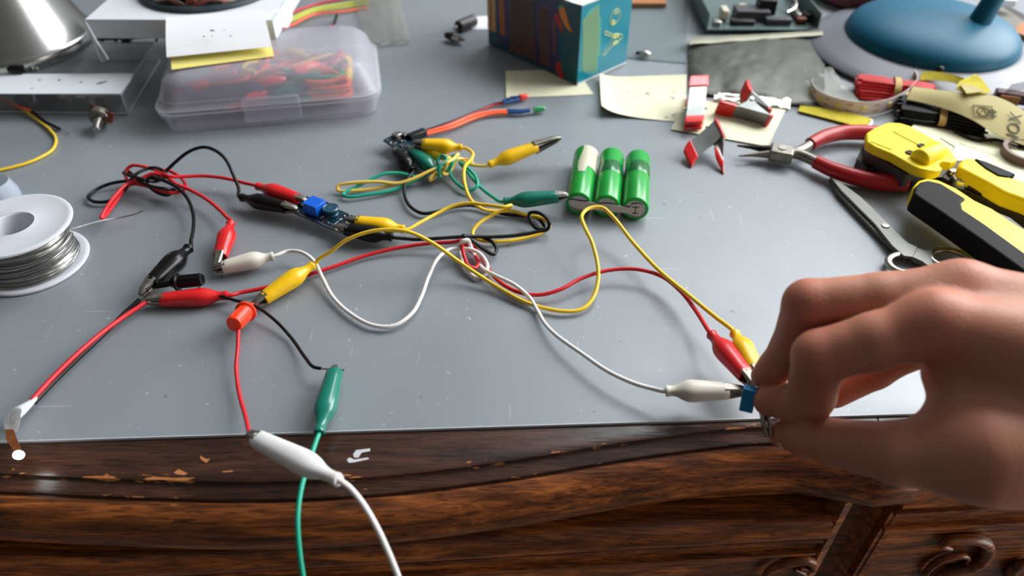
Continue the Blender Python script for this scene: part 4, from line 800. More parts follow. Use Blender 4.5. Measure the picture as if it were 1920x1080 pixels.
# ------------------------------------------------------------------ teal box
C0 = U(1082, 160, .9); CR_ = U(1173, 119, .9); CL = U(916, 82, .9)
ex = (CR_ - C0); ey = (CL - C0); Ht = 70
M['teal'] = mat('teal_printed_card', (4, 126, 146), .32, coat=.3, var=.06); M['teal_shaded'] = mat('shaded_teal_card', (6, 74, 82), .35, coat=.2)
M['purple'] = mat('purple_print', (44, 34, 84), .35, coat=.2); M['brownp'] = mat('brown_print', (96, 66, 62), .4); M['tan'] = mat('tan_print', (204, 160, 100), .45); M['goldp'] = mat('gold_print', (186, 112, 40), .45)
M['lemonp'] = mat('pale_green_print', (70, 150, 140), .5); M['palep'] = mat('pale_yellow_print', (206, 204, 130), .5); M['chilir'] = mat('chili_red_print', (176, 34, 30), .35); M['chilio'] = mat('chili_orange_print', (222, 136, 24), .35); M['whitecard'] = mat('raw_white_card', (216, 216, 212), .8)
tb = thing('teal_box', (C0 + CR_ + CL) / 3, 'teal and purple printed cardboard box decorated with chillies, its top open', 'box')
mb = MB(); c4 = [C0, CR_, CR_ + ey, CL]
mb.loft([c4, [p + V((0, 0, Ht)) for p in c4]], cap=False)
nx_, ny_ = ex.normalized(), ey.normalized(); ins = 1.2
i4 = [C0 + nx_ * ins + ny_ * ins, CR_ - nx_ * ins + ny_ * ins, CR_ + ey - nx_ * ins - ny_ * ins, CL + nx_ * ins - ny_ * ins]
mb.loft([[p + V((0, 0, Ht)) for p in c4], [p + V((0, 0, Ht)) for p in i4], [p + V((0, 0, 2)) for p in i4]], cap=False, mi=1); mb.f += [tuple(len(mb.v) - 4 + i for i in range(4))]; mb.m.append(1); mb.f.append((0, 1, 2, 3)); mb.m.append(1)
mb.m[0] = 0; mb.m[3] = 2  # left face takes a darker teal, its shade put into the card colour
mb.build('carton', ['teal', 'whitecard', 'teal_shaded'], tb)
mb = MB(); base = [C0 - ny_ * .0, CR_]; nR = V((nx_.y, -nx_.x, 0)); nL = V((-ny_.y, ny_.x, 0))
if nR.y > 0: nR = -nR
if nL.y > 0: nL = -nL
MB().loft([[C0 + nR * .3, CR_ + nR * .3, CR_, C0], [C0 + nR * .3 + V((0, 0, 1.6)), CR_ + nR * .3 + V((0, 0, 1.6)), CR_ + V((0, 0, 1.6)), C0 + V((0, 0, 1.6))]]).build('white_fold', 'whitecard', tb)
fl4 = [C0 + V((0, 0, Ht)), CR_ + V((0, 0, Ht)), CR_ + ey * .45 + V((0, 0, Ht - 6)), C0 + ey * .45 + V((0, 0, Ht - 6))]
MB().loft([fl4, [p + V((0, 0, 1)) for p in fl4]]).build('top_flap', 'whitecard', tb)
def crop2(x, y): return 900 + x / 6.353, y / 6.353
def print_(face, pts, m, name='printed_area', raw=False, lift=.12, par=tb):
    n, p0 = (nR, C0) if face == 'R' else (nL, C0)
    q = [onplane(*(crop2(*p) if not raw else p), p0, n) for p in pts]; return MB().loft([q, [p + n * lift for p in q]]).build(name, m, par)
print_('L', [(200, -300), (935, -60), (942, 890), (215, 520)], 'purple', lift=.1)
print_('L', [(78, -260), (172, -260), (188, 388), (92, 345)], 'tan', 'printed_heading')
print_('L', [(222, -240), (272, -230), (298, 428), (240, 400)], 'goldp', 'printed_heading', lift=.2)
print_('L', [(350, -100), (640, -40), (668, 735), (352, 610)], 'brownp', 'printed_text_block', lift=.2)
print_('L', [(700, 60), (825, 85), (832, 800), (708, 752)], 'brownp', 'printed_text_block', lift=.2)
print_('L', [(862, 190), (906, 200), (908, 665), (868, 650)], 'brownp', 'printed_text_block', lift=.2)
nlin = V((0, 0, 1))
mb = MB()
for blk, (xa, xb, ya, yb, ns) in enumerate(((356, 660, -40, 640, 20), (706, 826, 90, 740, 8))):        # fine print as thin dark upright lines
    for k in range(ns):
        x = xa + (xb - xa) * (k + .5) / ns; p = [onplane(*crop2(x, yy + (x - xa) * .25), C0, nL) + nL * .25 for yy in (ya, yb)]; mb.tube(p, .18, 4)
mb.build('fine_print', 'ink', tb)
mb = MB()
for xx, (a0, a1) in ((130, (10, 350)), (262, (20, 400))):
    for k in range(14):
        y = a0 + (a1 - a0) * k / 14; p = [onplane(*crop2(xx - 18 + (k * 7 % 11), y), C0, nL) + nL * .3, onplane(*crop2(xx + 16 - (k * 5 % 9), y + 16), C0, nL) + nL * .3]; mb.tube(p, .4, 4)
mb.build('printed_lettering', mat('dark_letter_print', (90, 52, 30), .5), tb)
def chili(pts, r, m, face='L'):
    n = nL; c = catmull([onplane(*crop2(*p), C0, n) for p in pts], 5); L = len(c)
    MB().tube(c, [r * min(1, .35 + i / 4) * (1 - .85 * (i / (L - 1)) ** 1.6) for i in range(L)], 10, flat=(.12 if abs(n.y) < 2 else 1, 1)).build('printed_chili', m, tb)
def flatshape(pts, m, name, face, lift=.3): return print_(face, [(p.x, p.y) for p in catmull([V((x, y, 0)) for x, y in pts], 4, True)], m, name, lift=lift)
flatshape([(890, 160), (925, 150), (950, 220), (985, 320), (992, 385), (955, 345), (915, 270)], 'chilir', 'printed_chili', 'L')
flatshape([(950, 85), (985, 65), (1020, 130), (1045, 240), (1075, 320), (1100, 385), (1050, 350), (990, 260), (955, 170)], 'chilio', 'printed_chili', 'L', .4)
flatshape([(915, 745), (950, 735), (968, 800), (975, 850), (1002, 915), (995, 950), (950, 920), (915, 850)], 'chilir', 'printed_chili', 'L')
flatshape([(925, 95), (970, 55), (990, 70), (950, 100)], 'wgreen', 'printed_stalk', 'L', .45)
print_('R', [(1222, 250), (1300, 120), (1422, 45), (1420, 200), (1448, 215), (1432, 665), (1408, 665), (1392, 860), (1310, 888), (1240, 860), (1212, 800)], 'lemonp', 'printed_text_block', lift=.1)
mb = MB()
for k in range(16):
    x = 1228 + k * 12.5; y0 = 235 - k * 11; y1 = 850 - (0 if x < 1400 else 200); mb.tube([onplane(*crop2(x, y0), C0, nR) + nR * .2, onplane(*crop2(x - 6, y1), C0, nR) + nR * .2], .16, 4)
mb.build('fine_print', 'palep', tb)
mb = MB()
def stroke(pts, r=.35, closed=False): mb.tube(catmull([onplane(*crop2(*p), C0, nR) + nR * .1 for p in pts], 6, closed), r, 6, closed=closed)
stroke([(1555, 260), (1565, 180), (1610, 115), (1655, 115), (1668, 170), (1640, 240), (1590, 290)], .35, True); stroke([(1600, 150), (1630, 135), (1650, 150), (1620, 165)], .3, True); stroke([(1565, 285), (1585, 245), (1600, 270), (1575, 290)], .8, True)
stroke([(1480, 400), (1490, 375), (1580, 410), (1690, 415), (1695, 450), (1650, 480), (1610, 520), (1560, 560), (1475, 655), (1460, 650), (1540, 530), (1570, 450), (1490, 410)], .35, True); stroke([(1580, 440), (1620, 405), (1650, 420), (1600, 450)], .7, True); stroke([(1580, 520), (1620, 490), (1640, 500), (1600, 525)], .7, True); stroke([(1600, 420), (1640, 430), (1670, 470)], .3)
mb.build('printed_drawing', 'palep', tb)

# ------------------------------------------------------------------ notes on the mat
pn = sheet([(949, 184, .4), (1113, 177, .4), (1080, 128, .4), (948, 134, .4)], 'sticky_note', 'paper', lambda u, v: .1 + .5 * (1 - u) ** 6); tag(pn, 'blank pale yellow note half under the teal box', 'note')
p2 = sheet([(1127, 217, .4), (1288, 230, .4), (1286, 150, .4), (1124, 148, .4)], 'sticky_note', 'paper', lambda u, v: .2 + 5.0 * (1 - v) ** 5 * (1 - u) ** 3 + 4.0 * v ** 8 * (u + .3) + 4 * (1 - u) ** 10); tag(p2, 'pale yellow note with curled edges and faint pencil notes, left of the upright clamp', 'note')
random.seed(5); mb = MB()
for k in range(30):
    cx, cy = random.choice([(1172 + random.gauss(0, 12), 180 + random.gauss(0, 10)), (1215 + random.gauss(0, 12), 182 + random.gauss(0, 12)), (1262, 168 + random.gauss(0, 10)), (1256 + random.gauss(0, 9), 208 + random.gauss(0, 7))])
    a_, b_ = random.uniform(-6, 6), random.uniform(-6, 6) if cx > 1240 else random.uniform(-1.5, 1.5); mb.tube([U(cx, cy, .95), U(cx + a_, cy + b_, .95)], .26, 4)
mb.build('pencil_writing', 'pencil', p2)
p3 = sheet([(1258, 243, .8), (1440, 275, .8), (1478, 196, .8), (1285, 188, .8)], 'sticky_note', 'paper', lambda u, v: .4); tag(p3, 'pale yellow note under the spring clamps', 'note')
p4 = sheet([(1690, 262, 1), (1960, 372, 1), (1960, 262, 1), (1725, 222, 1)], 'note_sheet', 'paper', lambda u, v: .5 + 1.5 * (1 - u) ** 4); tag(p4, 'pale note behind the wire stripper with a sketched corner line', 'note')
mb = MB(); mb.tube([U(1763, 259, 2.2), U(1790, 275, 2.2), U(1785, 281, 2.2)], .3, 5)
for k in range(12): mb.tube([U(1800 + 6 * k, 268 + k * 2, 2.2), U(1803 + 6 * k, 271 + k * 2, 2.2)], .2, 4)
mb.build('pencil_writing', 'pencil', p4)

# ------------------------------------------------------------------ spring clamps
M['clampgrey'] = mat('galvanised_grey', (150, 154, 150), .38, .6, var=.2, vscale=60); M['clampred'] = mat('dipped_red_vinyl', (214, 24, 22), .3, coat=.3)
def clamp(label, arms, pivot, wd_, w, group='spring clamps beside the note'):
    """arms: list of lists of points (handle end first), each with (point, section width)."""
    root = thing('spring_clamp', V((pivot.x, pivot.y, 0)), label, 'clamp', group)
    wd_ = V(wd_).normalized()
    for pts in arms:
        c = catmull([p for p in pts], 5); L = len(c)
        def sec(i, ww, tt):
            t = (c[min(i + 1, L - 1)] - c[max(i - 1, 0)]).normalized(); n = wd_.cross(t).normalized(); return [c[i] + wd_ * ww + n * tt, c[i] - wd_ * ww + n * tt, c[i] - wd_ * ww - n * tt, c[i] + wd_ * ww - n * tt]
        MB().loft([sec(i, w * (.5 if i < L - 1 else .42), 1.0) for i in range(L)]).build('arm', 'clampgrey', root, bevel=.4)
        k = max(5, int(L * .36)); MB().loft([sec(i, w * .56 * (.9 if i == 0 else 1), 1.9 if i else 1.5) for i in range(k)]).build('handle_tip', 'clampred', root, bevel=.9, seg=3)
        k2 = max(3, int(L * .17)); MB().loft([sec(i, w * .54 * (.86 if i == L - 1 else 1), 1.9 if i < L - 1 else 1.5) for i in range(L - k2, L)]).build('jaw_tip', 'clampred', root, bevel=.8, seg=3)
        for sg in (1, -1):      # stamped side cheeks carrying the pivot
            q0 = c[k - 1]; q1 = c[L - k2]; o_ = wd_ * (w * .5 * sg); pts_ = [q0, (q0 + pivot * 2) / 3, pivot + (pivot - (q0 + q1) / 2) * .3, (q1 + pivot * 2) / 3, q1]
            MB().loft([[p + o_ for p in pts_], [p + o_ * .88 for p in pts_]]).build('side_cheek', 'clampgrey', root, bevel=.2)
    MB().tube([pivot - wd_ * (w * .62), pivot + wd_ * (w * .62)], 1.5, 12).build('pivot_pin', 'steel', root)
    sp_c = []; e1 = wd_.orthogonal().normalized(); e2 = wd_.cross(e1)
    for i in range(40):
        q = i * .7; sp_c.append(pivot + wd_ * (w * .4 * (i / 20 - 1)) + (e1 * math.cos(q) + e2 * math.sin(q)) * 3)
    MB().tube(sp_c, .6, 6).build('spring', 'darksteel', root)
    return root
# standing clamp seen from above its back
a = U(1311, 143, 24); b = U(1301, 232, 9); hd = (b - a); hor = V((1, .1, 0))
clamp('spring clamp with red tips lying straight, one flat grey arm facing up', [[a, a.lerp(b, .33) + V((0, 0, 1)), a.lerp(b, .66) + V((0, 0, 1)), b], [a + V((3, 8, -21)), a.lerp(b, .33) + V((0, 0, -16)), a.lerp(b, .66) + V((0, 0, -9)), b + V((0, 0, -4.5))]], a.lerp(b, .6) + V((0, 0, -4)), hor, 15)
# clamp lying on its side, arms in view
pv = U(1404, 196, 9)
clamp('spring clamp lying on its side, one red handle pointing back, below the foil bag', [[U(1344, 200, 8), U(1370, 207, 7), U(1400, 214, 6), U(1432, 222, 7), U(1444, 228, 7)], [U(1396, 160, 14), U(1402, 178, 12), U(1418, 192, 10), U(1434, 208, 9), U(1440, 216, 9)]], pv, V((.12, -.3, 1)), 12)
pv = U(1334, 255, 12)
clamp('small spring clamp standing open towards the viewer, two red handles spread, jaws up', [[U(1288, 300, 3), U(1298, 283, 7), U(1320, 264, 12), U(1340, 247, 17), U(1350, 236, 20)], [U(1350, 314, 2), U(1348, 295, 6), U(1349, 272, 10), U(1350, 252, 16), U(1351, 238, 20)]], pv, V((-.25, .9, .35)), 15)

# ------------------------------------------------------------------ antistatic bag, chassis, clear sheet, cardboard
M['foil'] = mat('smoky_foil_film', (78, 80, 72), .42, .2, var=.1, vscale=14, bump=.2, bscale=14)
def bagz(u, v):
    return 2.5 + 9 * math.sin(math.pi * min(1, u * 1.02)) ** .6 * math.sin(math.pi * min(1, v * 1.0)) ** .5 + 1.4 * noise.noise(V((u * 6, v * 4, 0))) + .8 * noise.noise(V((u * 15, v * 12, 3)))
bag = thing('antistatic_bag', U(1410, 130, 0), 'smoky grey foil bag with a crinkled glossy hem, behind the spring clamps', 'bag')
b1 = sheet([(1292, 178, 0), (1545, 206, 0), (1545, 62, 0), (1289, 82, 0)], 'film', 'foil', bagz, .3, 44, 30, parent=bag)
b2 = sheet([(1470, 202, 1), (1610, 196, 1), (1556, 130, 1), (1480, 130, 1)], 'loose_hem', 'clear2', lambda u, v: 3 + 2 * noise.noise(V((u * 7, v * 7, 5))) + 2 * math.sin(u * 6), .25, 20, 14, parent=bag)
b3 = sheet([(1338, 192, 1), (1480, 206, 1), (1482, 188, 4), (1340, 176, 5)], 'hem', mat('crinkled_foil', (190, 186, 168), .18, .85, bump=.8, bscale=90), lambda u, v: 1 + 2.4 * abs(noise.noise(V((u * 9, v * 3, 2)))) , .25, 26, 6, parent=bag)
b4 = sheet([(1291, 88, 6), (1542, 70, 7), (1540, 62, 6), (1292, 76, 5)], 'hem', mat('smoky_hem', (150, 148, 128), .4, .3), lambda u, v: 2.5 + 1.2 * math.sin(v * 3.1) + .8 * noise.noise(V((u * 8, 1, 0))), .25, 26, 6, parent=bag)
chs = thing('metal_chassis', U(1428, 30, 0), 'open metal chassis with dark and white mechanism parts, behind the grey foil bag', 'chassis')
M['bluesteel'] = mat('zinc_plate', (118, 136, 134), .3, .7, var=.2, vscale=20)
ca, cb = U(1325, 58, 4), U(1532, 58, 4); d = (cb - ca).normalized(); n = V((-d.y, d.x, 0)); Wc = (cb - ca).length
Tc = frame(ca, V((0, 0, 1)), d)
MB().box((Wc / 2, 55, 1), (Wc, 110, 1.6), Tc).build('base_plate', 'bluesteel', chs, bevel=.3)
for x in (0, Wc): MB().box((x, 55, 9), (1.4, 110, 18), Tc).build('side_wall', 'bluesteel', chs, bevel=.3)
for (x, y, z, sx, sy, sz, m, nm) in ((50, 30, 7, 34, 20, 10, 'greyplastic', 'bracket'), (66, 36, 12, 18, 16, 16, 'blackplastic', 'motor_block'), (22, 28, 8, 7, 16, 9, 'tape', 'white_lever'), (45, 44, 6, 8, 12, 7, 'tape', 'white_lever'), (97, 34, 6, 5, 26, 6, 'steel', 'spring_arm'), (108, 26, 5, 12, 14, 8, 'blackplastic', 'socket'), (98, 16, 5, 10, 8, 5, 'phenolic', 'copper_tab'), (38, 14, 4, 24, 10, 5, 'darksteel', 'bracket'), (74, 14, 5, 26, 9, 6, 'greyplastic', 'bracket'), (12, 12, 4, 8, 10, 5, 'steel', 'bracket')):
    MB().box((x, y, z), (sx, sy, sz), Tc).build(nm, m, chs, bevel=1.2)
MB().tube(catmull([Tc @ V(p) for p in ((92, 60, 14), (97, 45, 15), (94, 30, 12), (84, 22, 10))], 6), 1.6, 8).build('bent_wire', 'steel', chs)
o = MB().prism([(p.x, p.y) for p in (U(1172, 107, 1.5), U(1287, 118, 1.5), U(1290, -30, 1.5), U(1178, -30, 1.5))], 0, 1.5).build('clear_sheet', veil('greenish_clear_sheet', (150, 168, 166), .72, .12), bevel=.3); tag(o, 'thin greenish clear plastic sheet between the teal box and the foil bag', 'sheet')
o = thing('small_lens', U(1204, 102, 1.6), 'tiny white component with two dark legs on the clear sheet', 'component')
MB().ball((0, 0, 0), (5.5, 3.5, 3), Matrix.Translation(U(1210, 101, 4.6))).build('body', 'steel', o); MB().tube([U(1192, 99, 3), U(1206, 99, 3.6)], 1.6, 8).build('leg', 'darksteel', o)
M['cork'] = mat('orange_brown_cardboard', (166, 108, 62), .7, var=.1)
a, b = U(1174, 10, 4), U(1250, 10, 4); o = MB().box((0, 0, 0), (b.x - a.x, 50, 4.4), Matrix.Translation((a + b) / 2 + V((0, 25, 0)))).build('cardboard_piece', 'cork', bevel=.5); tag(o, 'orange-brown cardboard strip at the top edge, right of the teal box', 'cardboard')

# ------------------------------------------------------------------ lamp base
M['lampgrey'] = mat('lamp_grey_paint', (112, 114, 121), .4, var=.04); M['lampteal'] = mat('teal_satin_paint', (0, 86, 112), .46, 0, spec=.3)
Rd = 76; lc = U(1742, 134, 17); lc.y += Rd; Rg = 108; lc.x = (1745 - 960) / F * (lc.y * cP + 283 * sP); lb = thing('desk_lamp', (lc.x, lc.y, 0), 'desk lamp base, a grey disc carrying a large teal dome', 'lamp')
T = Matrix.Translation((lc.x, lc.y, 0)); lc.z = 0
MB().lathe([(.1, .4), (Rg - 14, .4), (Rg - 2, 2), (Rg, 4), (Rg - 1.5, 6), (Rg - 12, 8.2), (Rd + 8, 15), (Rd + 1, 16), (.1, 16)], T, 96).build('base_disc', 'lampgrey', lb, angle=60)
MB().lathe([(Rd, 15.5), (Rd + 1, 17), (Rd, 18.6)] + [(Rd * math.cos(q) , 18.6 + 25 * math.sin(q)) for q in [math.pi / 2 * i / 16 for i in range(1, 16)]] + [(.1, 43.6)], T, 96).build('dome', 'lampteal', lb, angle=80)
k0 = V((lc.x - 6, lc.y - Rd * .93, 26)); kb = U(1762, 130, 19)
MB().ball((0, 0, 0), (4, 2, 3), Matrix.Translation(V((kb.x, lc.y - Rd - .5, 19)))).build('switch', 'blackplastic', lb)
pa_ = U(1833, 40, 40); MB().tube([pa_ + V((0, 0, -12)), pa_ + V((4, 2, 4)), pa_ + V((12, 6, 28)), pa_ + V((20, 12, 60))], [10, 9.5, 8, 8], 20).build('arm', 'lampteal', lb)
o = thing('cable_reel', U(1635, 2, 0), 'dark red round reel with a white band, behind the lamp base', 'reel')
M['darkred'] = mat('dark_red_plastic', (96, 10, 26), .35, coat=.2); rc = U(1640, -12, 0); T = Matrix.Translation(rc)
MB().lathe([(20, .4), (70, .4), (74, 4), (74, 22), (70, 26), (20, 26)], T, 64).build('reel_body', 'darkred', o)
bp_ = U(1665, 6, 14); MB().box((0, 0, 0), (9, 3, 26), frame(V((bp_.x, rc.y - 73.4, 13)), V((0, 0, 1)))).build('white_band', 'tape', o, bevel=.5)
o = sheet([(1845, 52, 3), (1960, 120, 3), (1980, 60, 3), (1850, -10, 3)], 'brown_folder', mat('dark_brown_leather', (44, 32, 30), .5), lambda u, v: .5, 4, 4, 4); tag(o, 'dark brown folder behind the right side of the lamp base', 'folder')
o = sheet([(1852, 22, 14), (1915, 62, 14), (1935, 48, 14), (1872, 8, 14)], 'grey_strip', mat('beige_grey_plastic', (104, 102, 92), .5), lambda u, v: 0, 8, 4, 4); tag(o, 'beige grey bar lying on the brown folder', 'bar')
o = sheet([(1900, 58, 19), (1950, 78, 19), (1950, 40, 19), (1915, 42, 19)], 'wood_offcut', 'cork', lambda u, v: 0, 5, 4, 4); tag(o, 'pale wooden offcut at the right edge behind the lamp', 'offcut')
o = thing('teal_clip', U(1880, 2, 20), 'small teal and white plastic part at the top edge right of the lamp arm', 'plastic part')
c_ = U(1868, 2, 24); MB().box((0, 0, 0), (24, 8, 8), Matrix.Translation(c_)).build('body', 'lampteal', o, bevel=1.5); c_ = U(1888, 4, 24); MB().box((0, 0, 0), (16, 8, 7), Matrix.Translation(c_)).build('white_end', 'card', o, bevel=1)

# ------------------------------------------------------------------ bundles of wire, led strip, sandpaper, tape
def bundle(name, label, m, a, b, rad, n, wr, tie, tiem, seed=1, sag=0):
    random.seed(seed); root = thing(name, V(((a + b) / 2).xy.to_3d()), label, 'wire bundle'); d = (b - a).normalized(); s_ = V((-d.y, d.x, 0)); up = V((0, 0, 1)); k = 0
    spots = []; lay = 0
    while len(spots) < n:
        cnt = max(1, int((rad - lay * .35) * 1.0 / wr)) - lay
        for i in range(cnt): spots.append(((i - (cnt - 1) / 2) * wr * 2.1, wr + lay * wr * 1.8))
        lay += 1
        if cnt <= 1: break
    for (u, z) in spots[:n]:
        e0 = random.uniform(-2.5, 2.5); e1 = random.uniform(-2.5, 2.5); j = [random.uniform(-.5, .5) for _ in range(4)]; pinch = .82
        pts = [a + s_ * u + up * z + d * e0, a.lerp(b, .3) + s_ * (u * .95 + j[0]) + up * z, a.lerp(b, tie) + s_ * u * pinch + up * (z * .95), a.lerp(b, .8) + s_ * (u * .97 + j[1]) + up * z, b + s_ * u * 1.05 + up * (z * .9) + d * e1]
        w_ = MB().tube(catmull(pts, 3), wr, 7).build('wire', m, root, angle=80)
    c = a.lerp(b, tie); ws = max(abs(u) for u, z in spots[:n]) * pinch + wr + .6; hz = max(z for u, z in spots[:n]) + wr + .3
    loop = [c + s_ * (ws * math.cos(q)) + up * (hz * .5 + hz * .56 * math.sin(q)) for q in [2 * math.pi * i / 24 for i in range(24)]]
    MB().loft([[p - d * 2.6, p + d * 2.6, p + d * 2.6 + (p - c - up * hz * .5).normalized() * .5, p - d * 2.6 + (p - c - up * hz * .5).normalized() * .5] for p in loop], closed=True).build('paper_tie', tiem, root)
    return root
M['tie'] = mat('tan_paper_tie', (184, 152, 84), .6)
a, b = U(1604, 172, .5), U(1745, 190, .5)
bundle('wire_bundle', 'bundle of stiff red wires held by a tan tie, behind the curled led strip', 'red', a, b, 15, 48, 1.3, .5, 'tie', 2)
a, b = U(1680, 212, .5), U(1838, 236, .5)
bundle('wire_bundle', 'bundle of thin black wires held by a tan tie, in front of the red bundle', 'black', a, b, 23, 100, 1.1, .5, 'tie', 3)
mb = MB(); pts = catmull([U(*p) for p in ((1518, 166, 4), (1520, 178, 4), (1532, 190, 4), (1560, 202, 4), (1600, 210, 4), (1645, 208, 4), (1680, 196, 4), (1704, 178, 5), (1713, 162, 6), (1708, 150, 8))], 8)
M['stripw'] = mat('white_flex_strip', (214, 204, 198), .35, coat=.3)
H_ = 9.5; ls = thing('led_strip', U(1610, 200, 0), 'short curled length of white led strip standing on its edge', 'led strip')
def nrmv(i):
    t = (pts[min(i + 1, len(pts) - 1)] - pts[max(i - 1, 0)]).normalized(); return t.cross(V((0, 0, 1))).normalized()
mb.loft([[pts[i] - V((0, 0, 3)), pts[i] - V((0, 0, 3)) + nrmv(i) * .4, pts[i] + V((0, 0, H_)) + nrmv(i) * .4, pts[i] + V((0, 0, H_))] for i in range(len(pts))]).build('flexible_band', 'stripw', ls)
M['yled'] = mat('pale_yellow_diode', (226, 214, 120), .3); M['pinkp'] = mat('pink_trace', (190, 130, 124), .4)
for k in range(7):
    i = 8 + k * 9; i = min(i, len(pts) - 3); n_v = nrmv(i); t = (pts[i + 1] - pts[i - 1]).normalized(); T = frame(pts[i] + V((0, 0, 3.4)) + n_v * .7, n_v, t)
    MB().box((0, 0, 0), (4.2, 4.2, .9), T).build('diode', 'yled', ls, bevel=.2)
    i2 = min(i + 4, len(pts) - 2); n_v = nrmv(i2); t = (pts[i2 + 1] - pts[i2 - 1]).normalized(); T = frame(pts[i2] + V((0, 0, 3.4)) + n_v * .45, n_v, t); mb = MB(); mb.box((0, 2.6, 0), (5, 1.2, .2), T); mb.box((0, -2.4, 0), (5, 1.2, .2), T); mb.build('solder_pad', 'pinkp', ls)
M['yellowcloth'] = mat('yellow_abrasive', (206, 190, 52), .85, var=.2, vscale=400, bump=.6, bscale=900); M['kraft'] = mat('kraft_backing', (172, 160, 106), .75, var=.08, vscale=30)
o = sheet([(1496, 210, 1), (1622, 243, 1), (1636, 226, 1), (1500, 200, 1)], 'abrasive_strip', 'yellowcloth', lambda u, v: 1.2 + 2.2 * v * math.sin(u * 3), .5, 20, 6); tag(o, 'yellow abrasive strip with a torn white end, left of the wire bundles', 'abrasive strip')
MB().tube(catmull([U(1618, 244, 2), U(1626, 238, 3), U(1634, 230, 3), U(1633, 226, 2)], 4), 1.1, 7).build('torn_end', 'paperwhite', o)
o = sheet([(1716, 170, 2), (1828, 190, 3), (1826, 177, 8), (1722, 154, 6)], 'abrasive_strip', 'yellowcloth', lambda u, v: 10 + 3 * math.sin(u * 3.4), .6, 20, 6); tag(o, 'yellow abrasive strip lying behind the black wire bundle and under the folded one', 'abrasive strip')
sdp = thing('sandpaper', U(1860, 215, 0), 'folded kraft-backed sandpaper strip with printed letters, its yellow face folded over', 'sandpaper')
cl = [(1700, 172, 18), (1760, 190, 16), (1810, 200, 14), (1860, 214, 12), (1920, 246, 9), (1990, 290, 6)]
up_ = [(1716, 160, 20), (1775, 166, 20), (1822, 168, 20), (1880, 184, 17), (1935, 216, 13), (2010, 262, 8)]
ce = catmull([U(*p) for p in [(1700, 186, 16), (1745, 196, 16), (1790, 210, 16), (1826, 226, 15), (1868, 252, 10), (1925, 274, 5), (1990, 300, 3)]], 6); cu = catmull([U(*p) for p in [(1712, 162, 20), (1755, 168, 22), (1810, 174, 24), (1850, 176, 24), (1890, 190, 22), (1935, 218, 16), (2000, 262, 8)]], 6)
def sf(u, v):
    i = u * (len(ce) - 1); k = min(int(i), len(ce) - 2); t = i - k; return ce[k].lerp(ce[k + 1], t).lerp(cu[k].lerp(cu[k + 1], t), v) + V((0, 0, 1.5 * math.sin(v * 3.14)))
MB().grid(sf, 36, 8, .4).build('paper_backing', 'kraft', sdp, angle=70)
tip = [U(1793, 168, 24), U(1800, 154, 26), U(1830, 141, 30), U(1842, 150, 28), U(1858, 174, 25), U(1815, 178, 25)]
MB().loft([tip, [p + V((0, 1, .6)) for p in tip]]).build('folded_grit_face', 'yellowcloth', sdp)
t3 = [U(1799, 158, 26.8), U(1822, 160, 27), U(1846, 172, 26.6), U(1812, 176, 26.4)]; MB().loft([t3, [p + V((0, 0, .4)) for p in t3]]).build('paper_backing', 'kraft', sdp)
def on_s(px, py):      # frame on the paper for printed letters
    best = min(((sf(i / 60, j / 12), i / 60, j / 12) for i in range(61) for j in range(13)), key=lambda e: (lambda q: (q[0] - px) ** 2 + (q[1] - py) ** 2)(proj(e[0])))
    p, u, v = best; du = (sf(min(1, u + .02), v) - sf(max(0, u - .02), v)).normalized(); dv = (sf(u, min(1, v + .05)) - sf(u, max(0, v - .05))); n = du.cross(dv).normalized(); n = n if n.z > 0 else -n; return p + n * .5, du, n
def proj(p):
    d = p - CAM; z = d.y * cP - d.z * sP; y = d.y * sP + d.z * cP; return (960 + F * d.x / z, 540 - F * y / z)
for txt, px, py, s_ in (('INOX', 1903, 244, 13.5), ('10', 1863, 215, 8.5)):
    p, du, n = on_s(px, py); mb = MB(); T = frame(p, n, V((.25, 1, 0)) if txt == '10' else V((.32, 1, 0))); textmesh(mb, txt, s_, T, depth=.12); mb.build('printed_text', 'ink', sdp)
mb = MB()
p, du, n = on_s(1842, 210); T = frame(p, n, V((1, -.2, 0)))
mb.tube([T @ V(q) for q in ((-7, -6, 0), (7, -6, 0), (7, 6, 0), (-7, 6, 0))], .35, 5, closed=True); mb.tube([T @ V((4.5 * math.cos(q), 4.5 * math.sin(q), 0)) for q in [2 * math.pi * i / 18 for i in range(18)]], .35, 5, closed=True); mb.tube([T @ V((-3, -3, 0)), T @ V((0, 3, 0)), T @ V((3, -3, 0))], .35, 5)
mb.build('printed_symbol', 'ink', sdp)
o = MB().lathe([(15, 0), (18, 0), (18, 8), (15, 8), (15, 0)], Matrix.Translation(U(1922, 297, 0)), 40).build('brown_ring', mat('brown_tape_roll', (110, 84, 72), .5)); tag(o, 'brown tape roll at the right edge on the note', 'tape roll')
ph = thing('pin_connector', U(1905, 178, 0), 'burgundy and amber connector block bristling with thin pins, at the right edge', 'connector')
cA = U(1880, 192, 6); MB().box((0, 0, 0), (38, 10, 9), frame(cA + V((14, 2, 3)), V((0, 0, 1)), V((1, -.35, 0)))).build('block', mat('burgundy_plastic', (70, 26, 32), .4), ph, bevel=1)
MB().box((0, 0, 0), (16, 9, 8), frame(U(1890, 185, 8), V((0, 0, 1)), V((1, -.2, 0)))).build('amber_block', mat('amber_plastic', (150, 96, 26), .35), ph, bevel=1)
for k in range(10): p = U(1884 + k * 5, 176 - k, 14); MB().tube([p, p + V((3, 0, 9))], .4, 5).build('pin', 'darksteel', ph)
o = thing('cable_tie', U(1800, 256, 0), 'dark tangle of thin black cable in front of the sandpaper', 'cable')
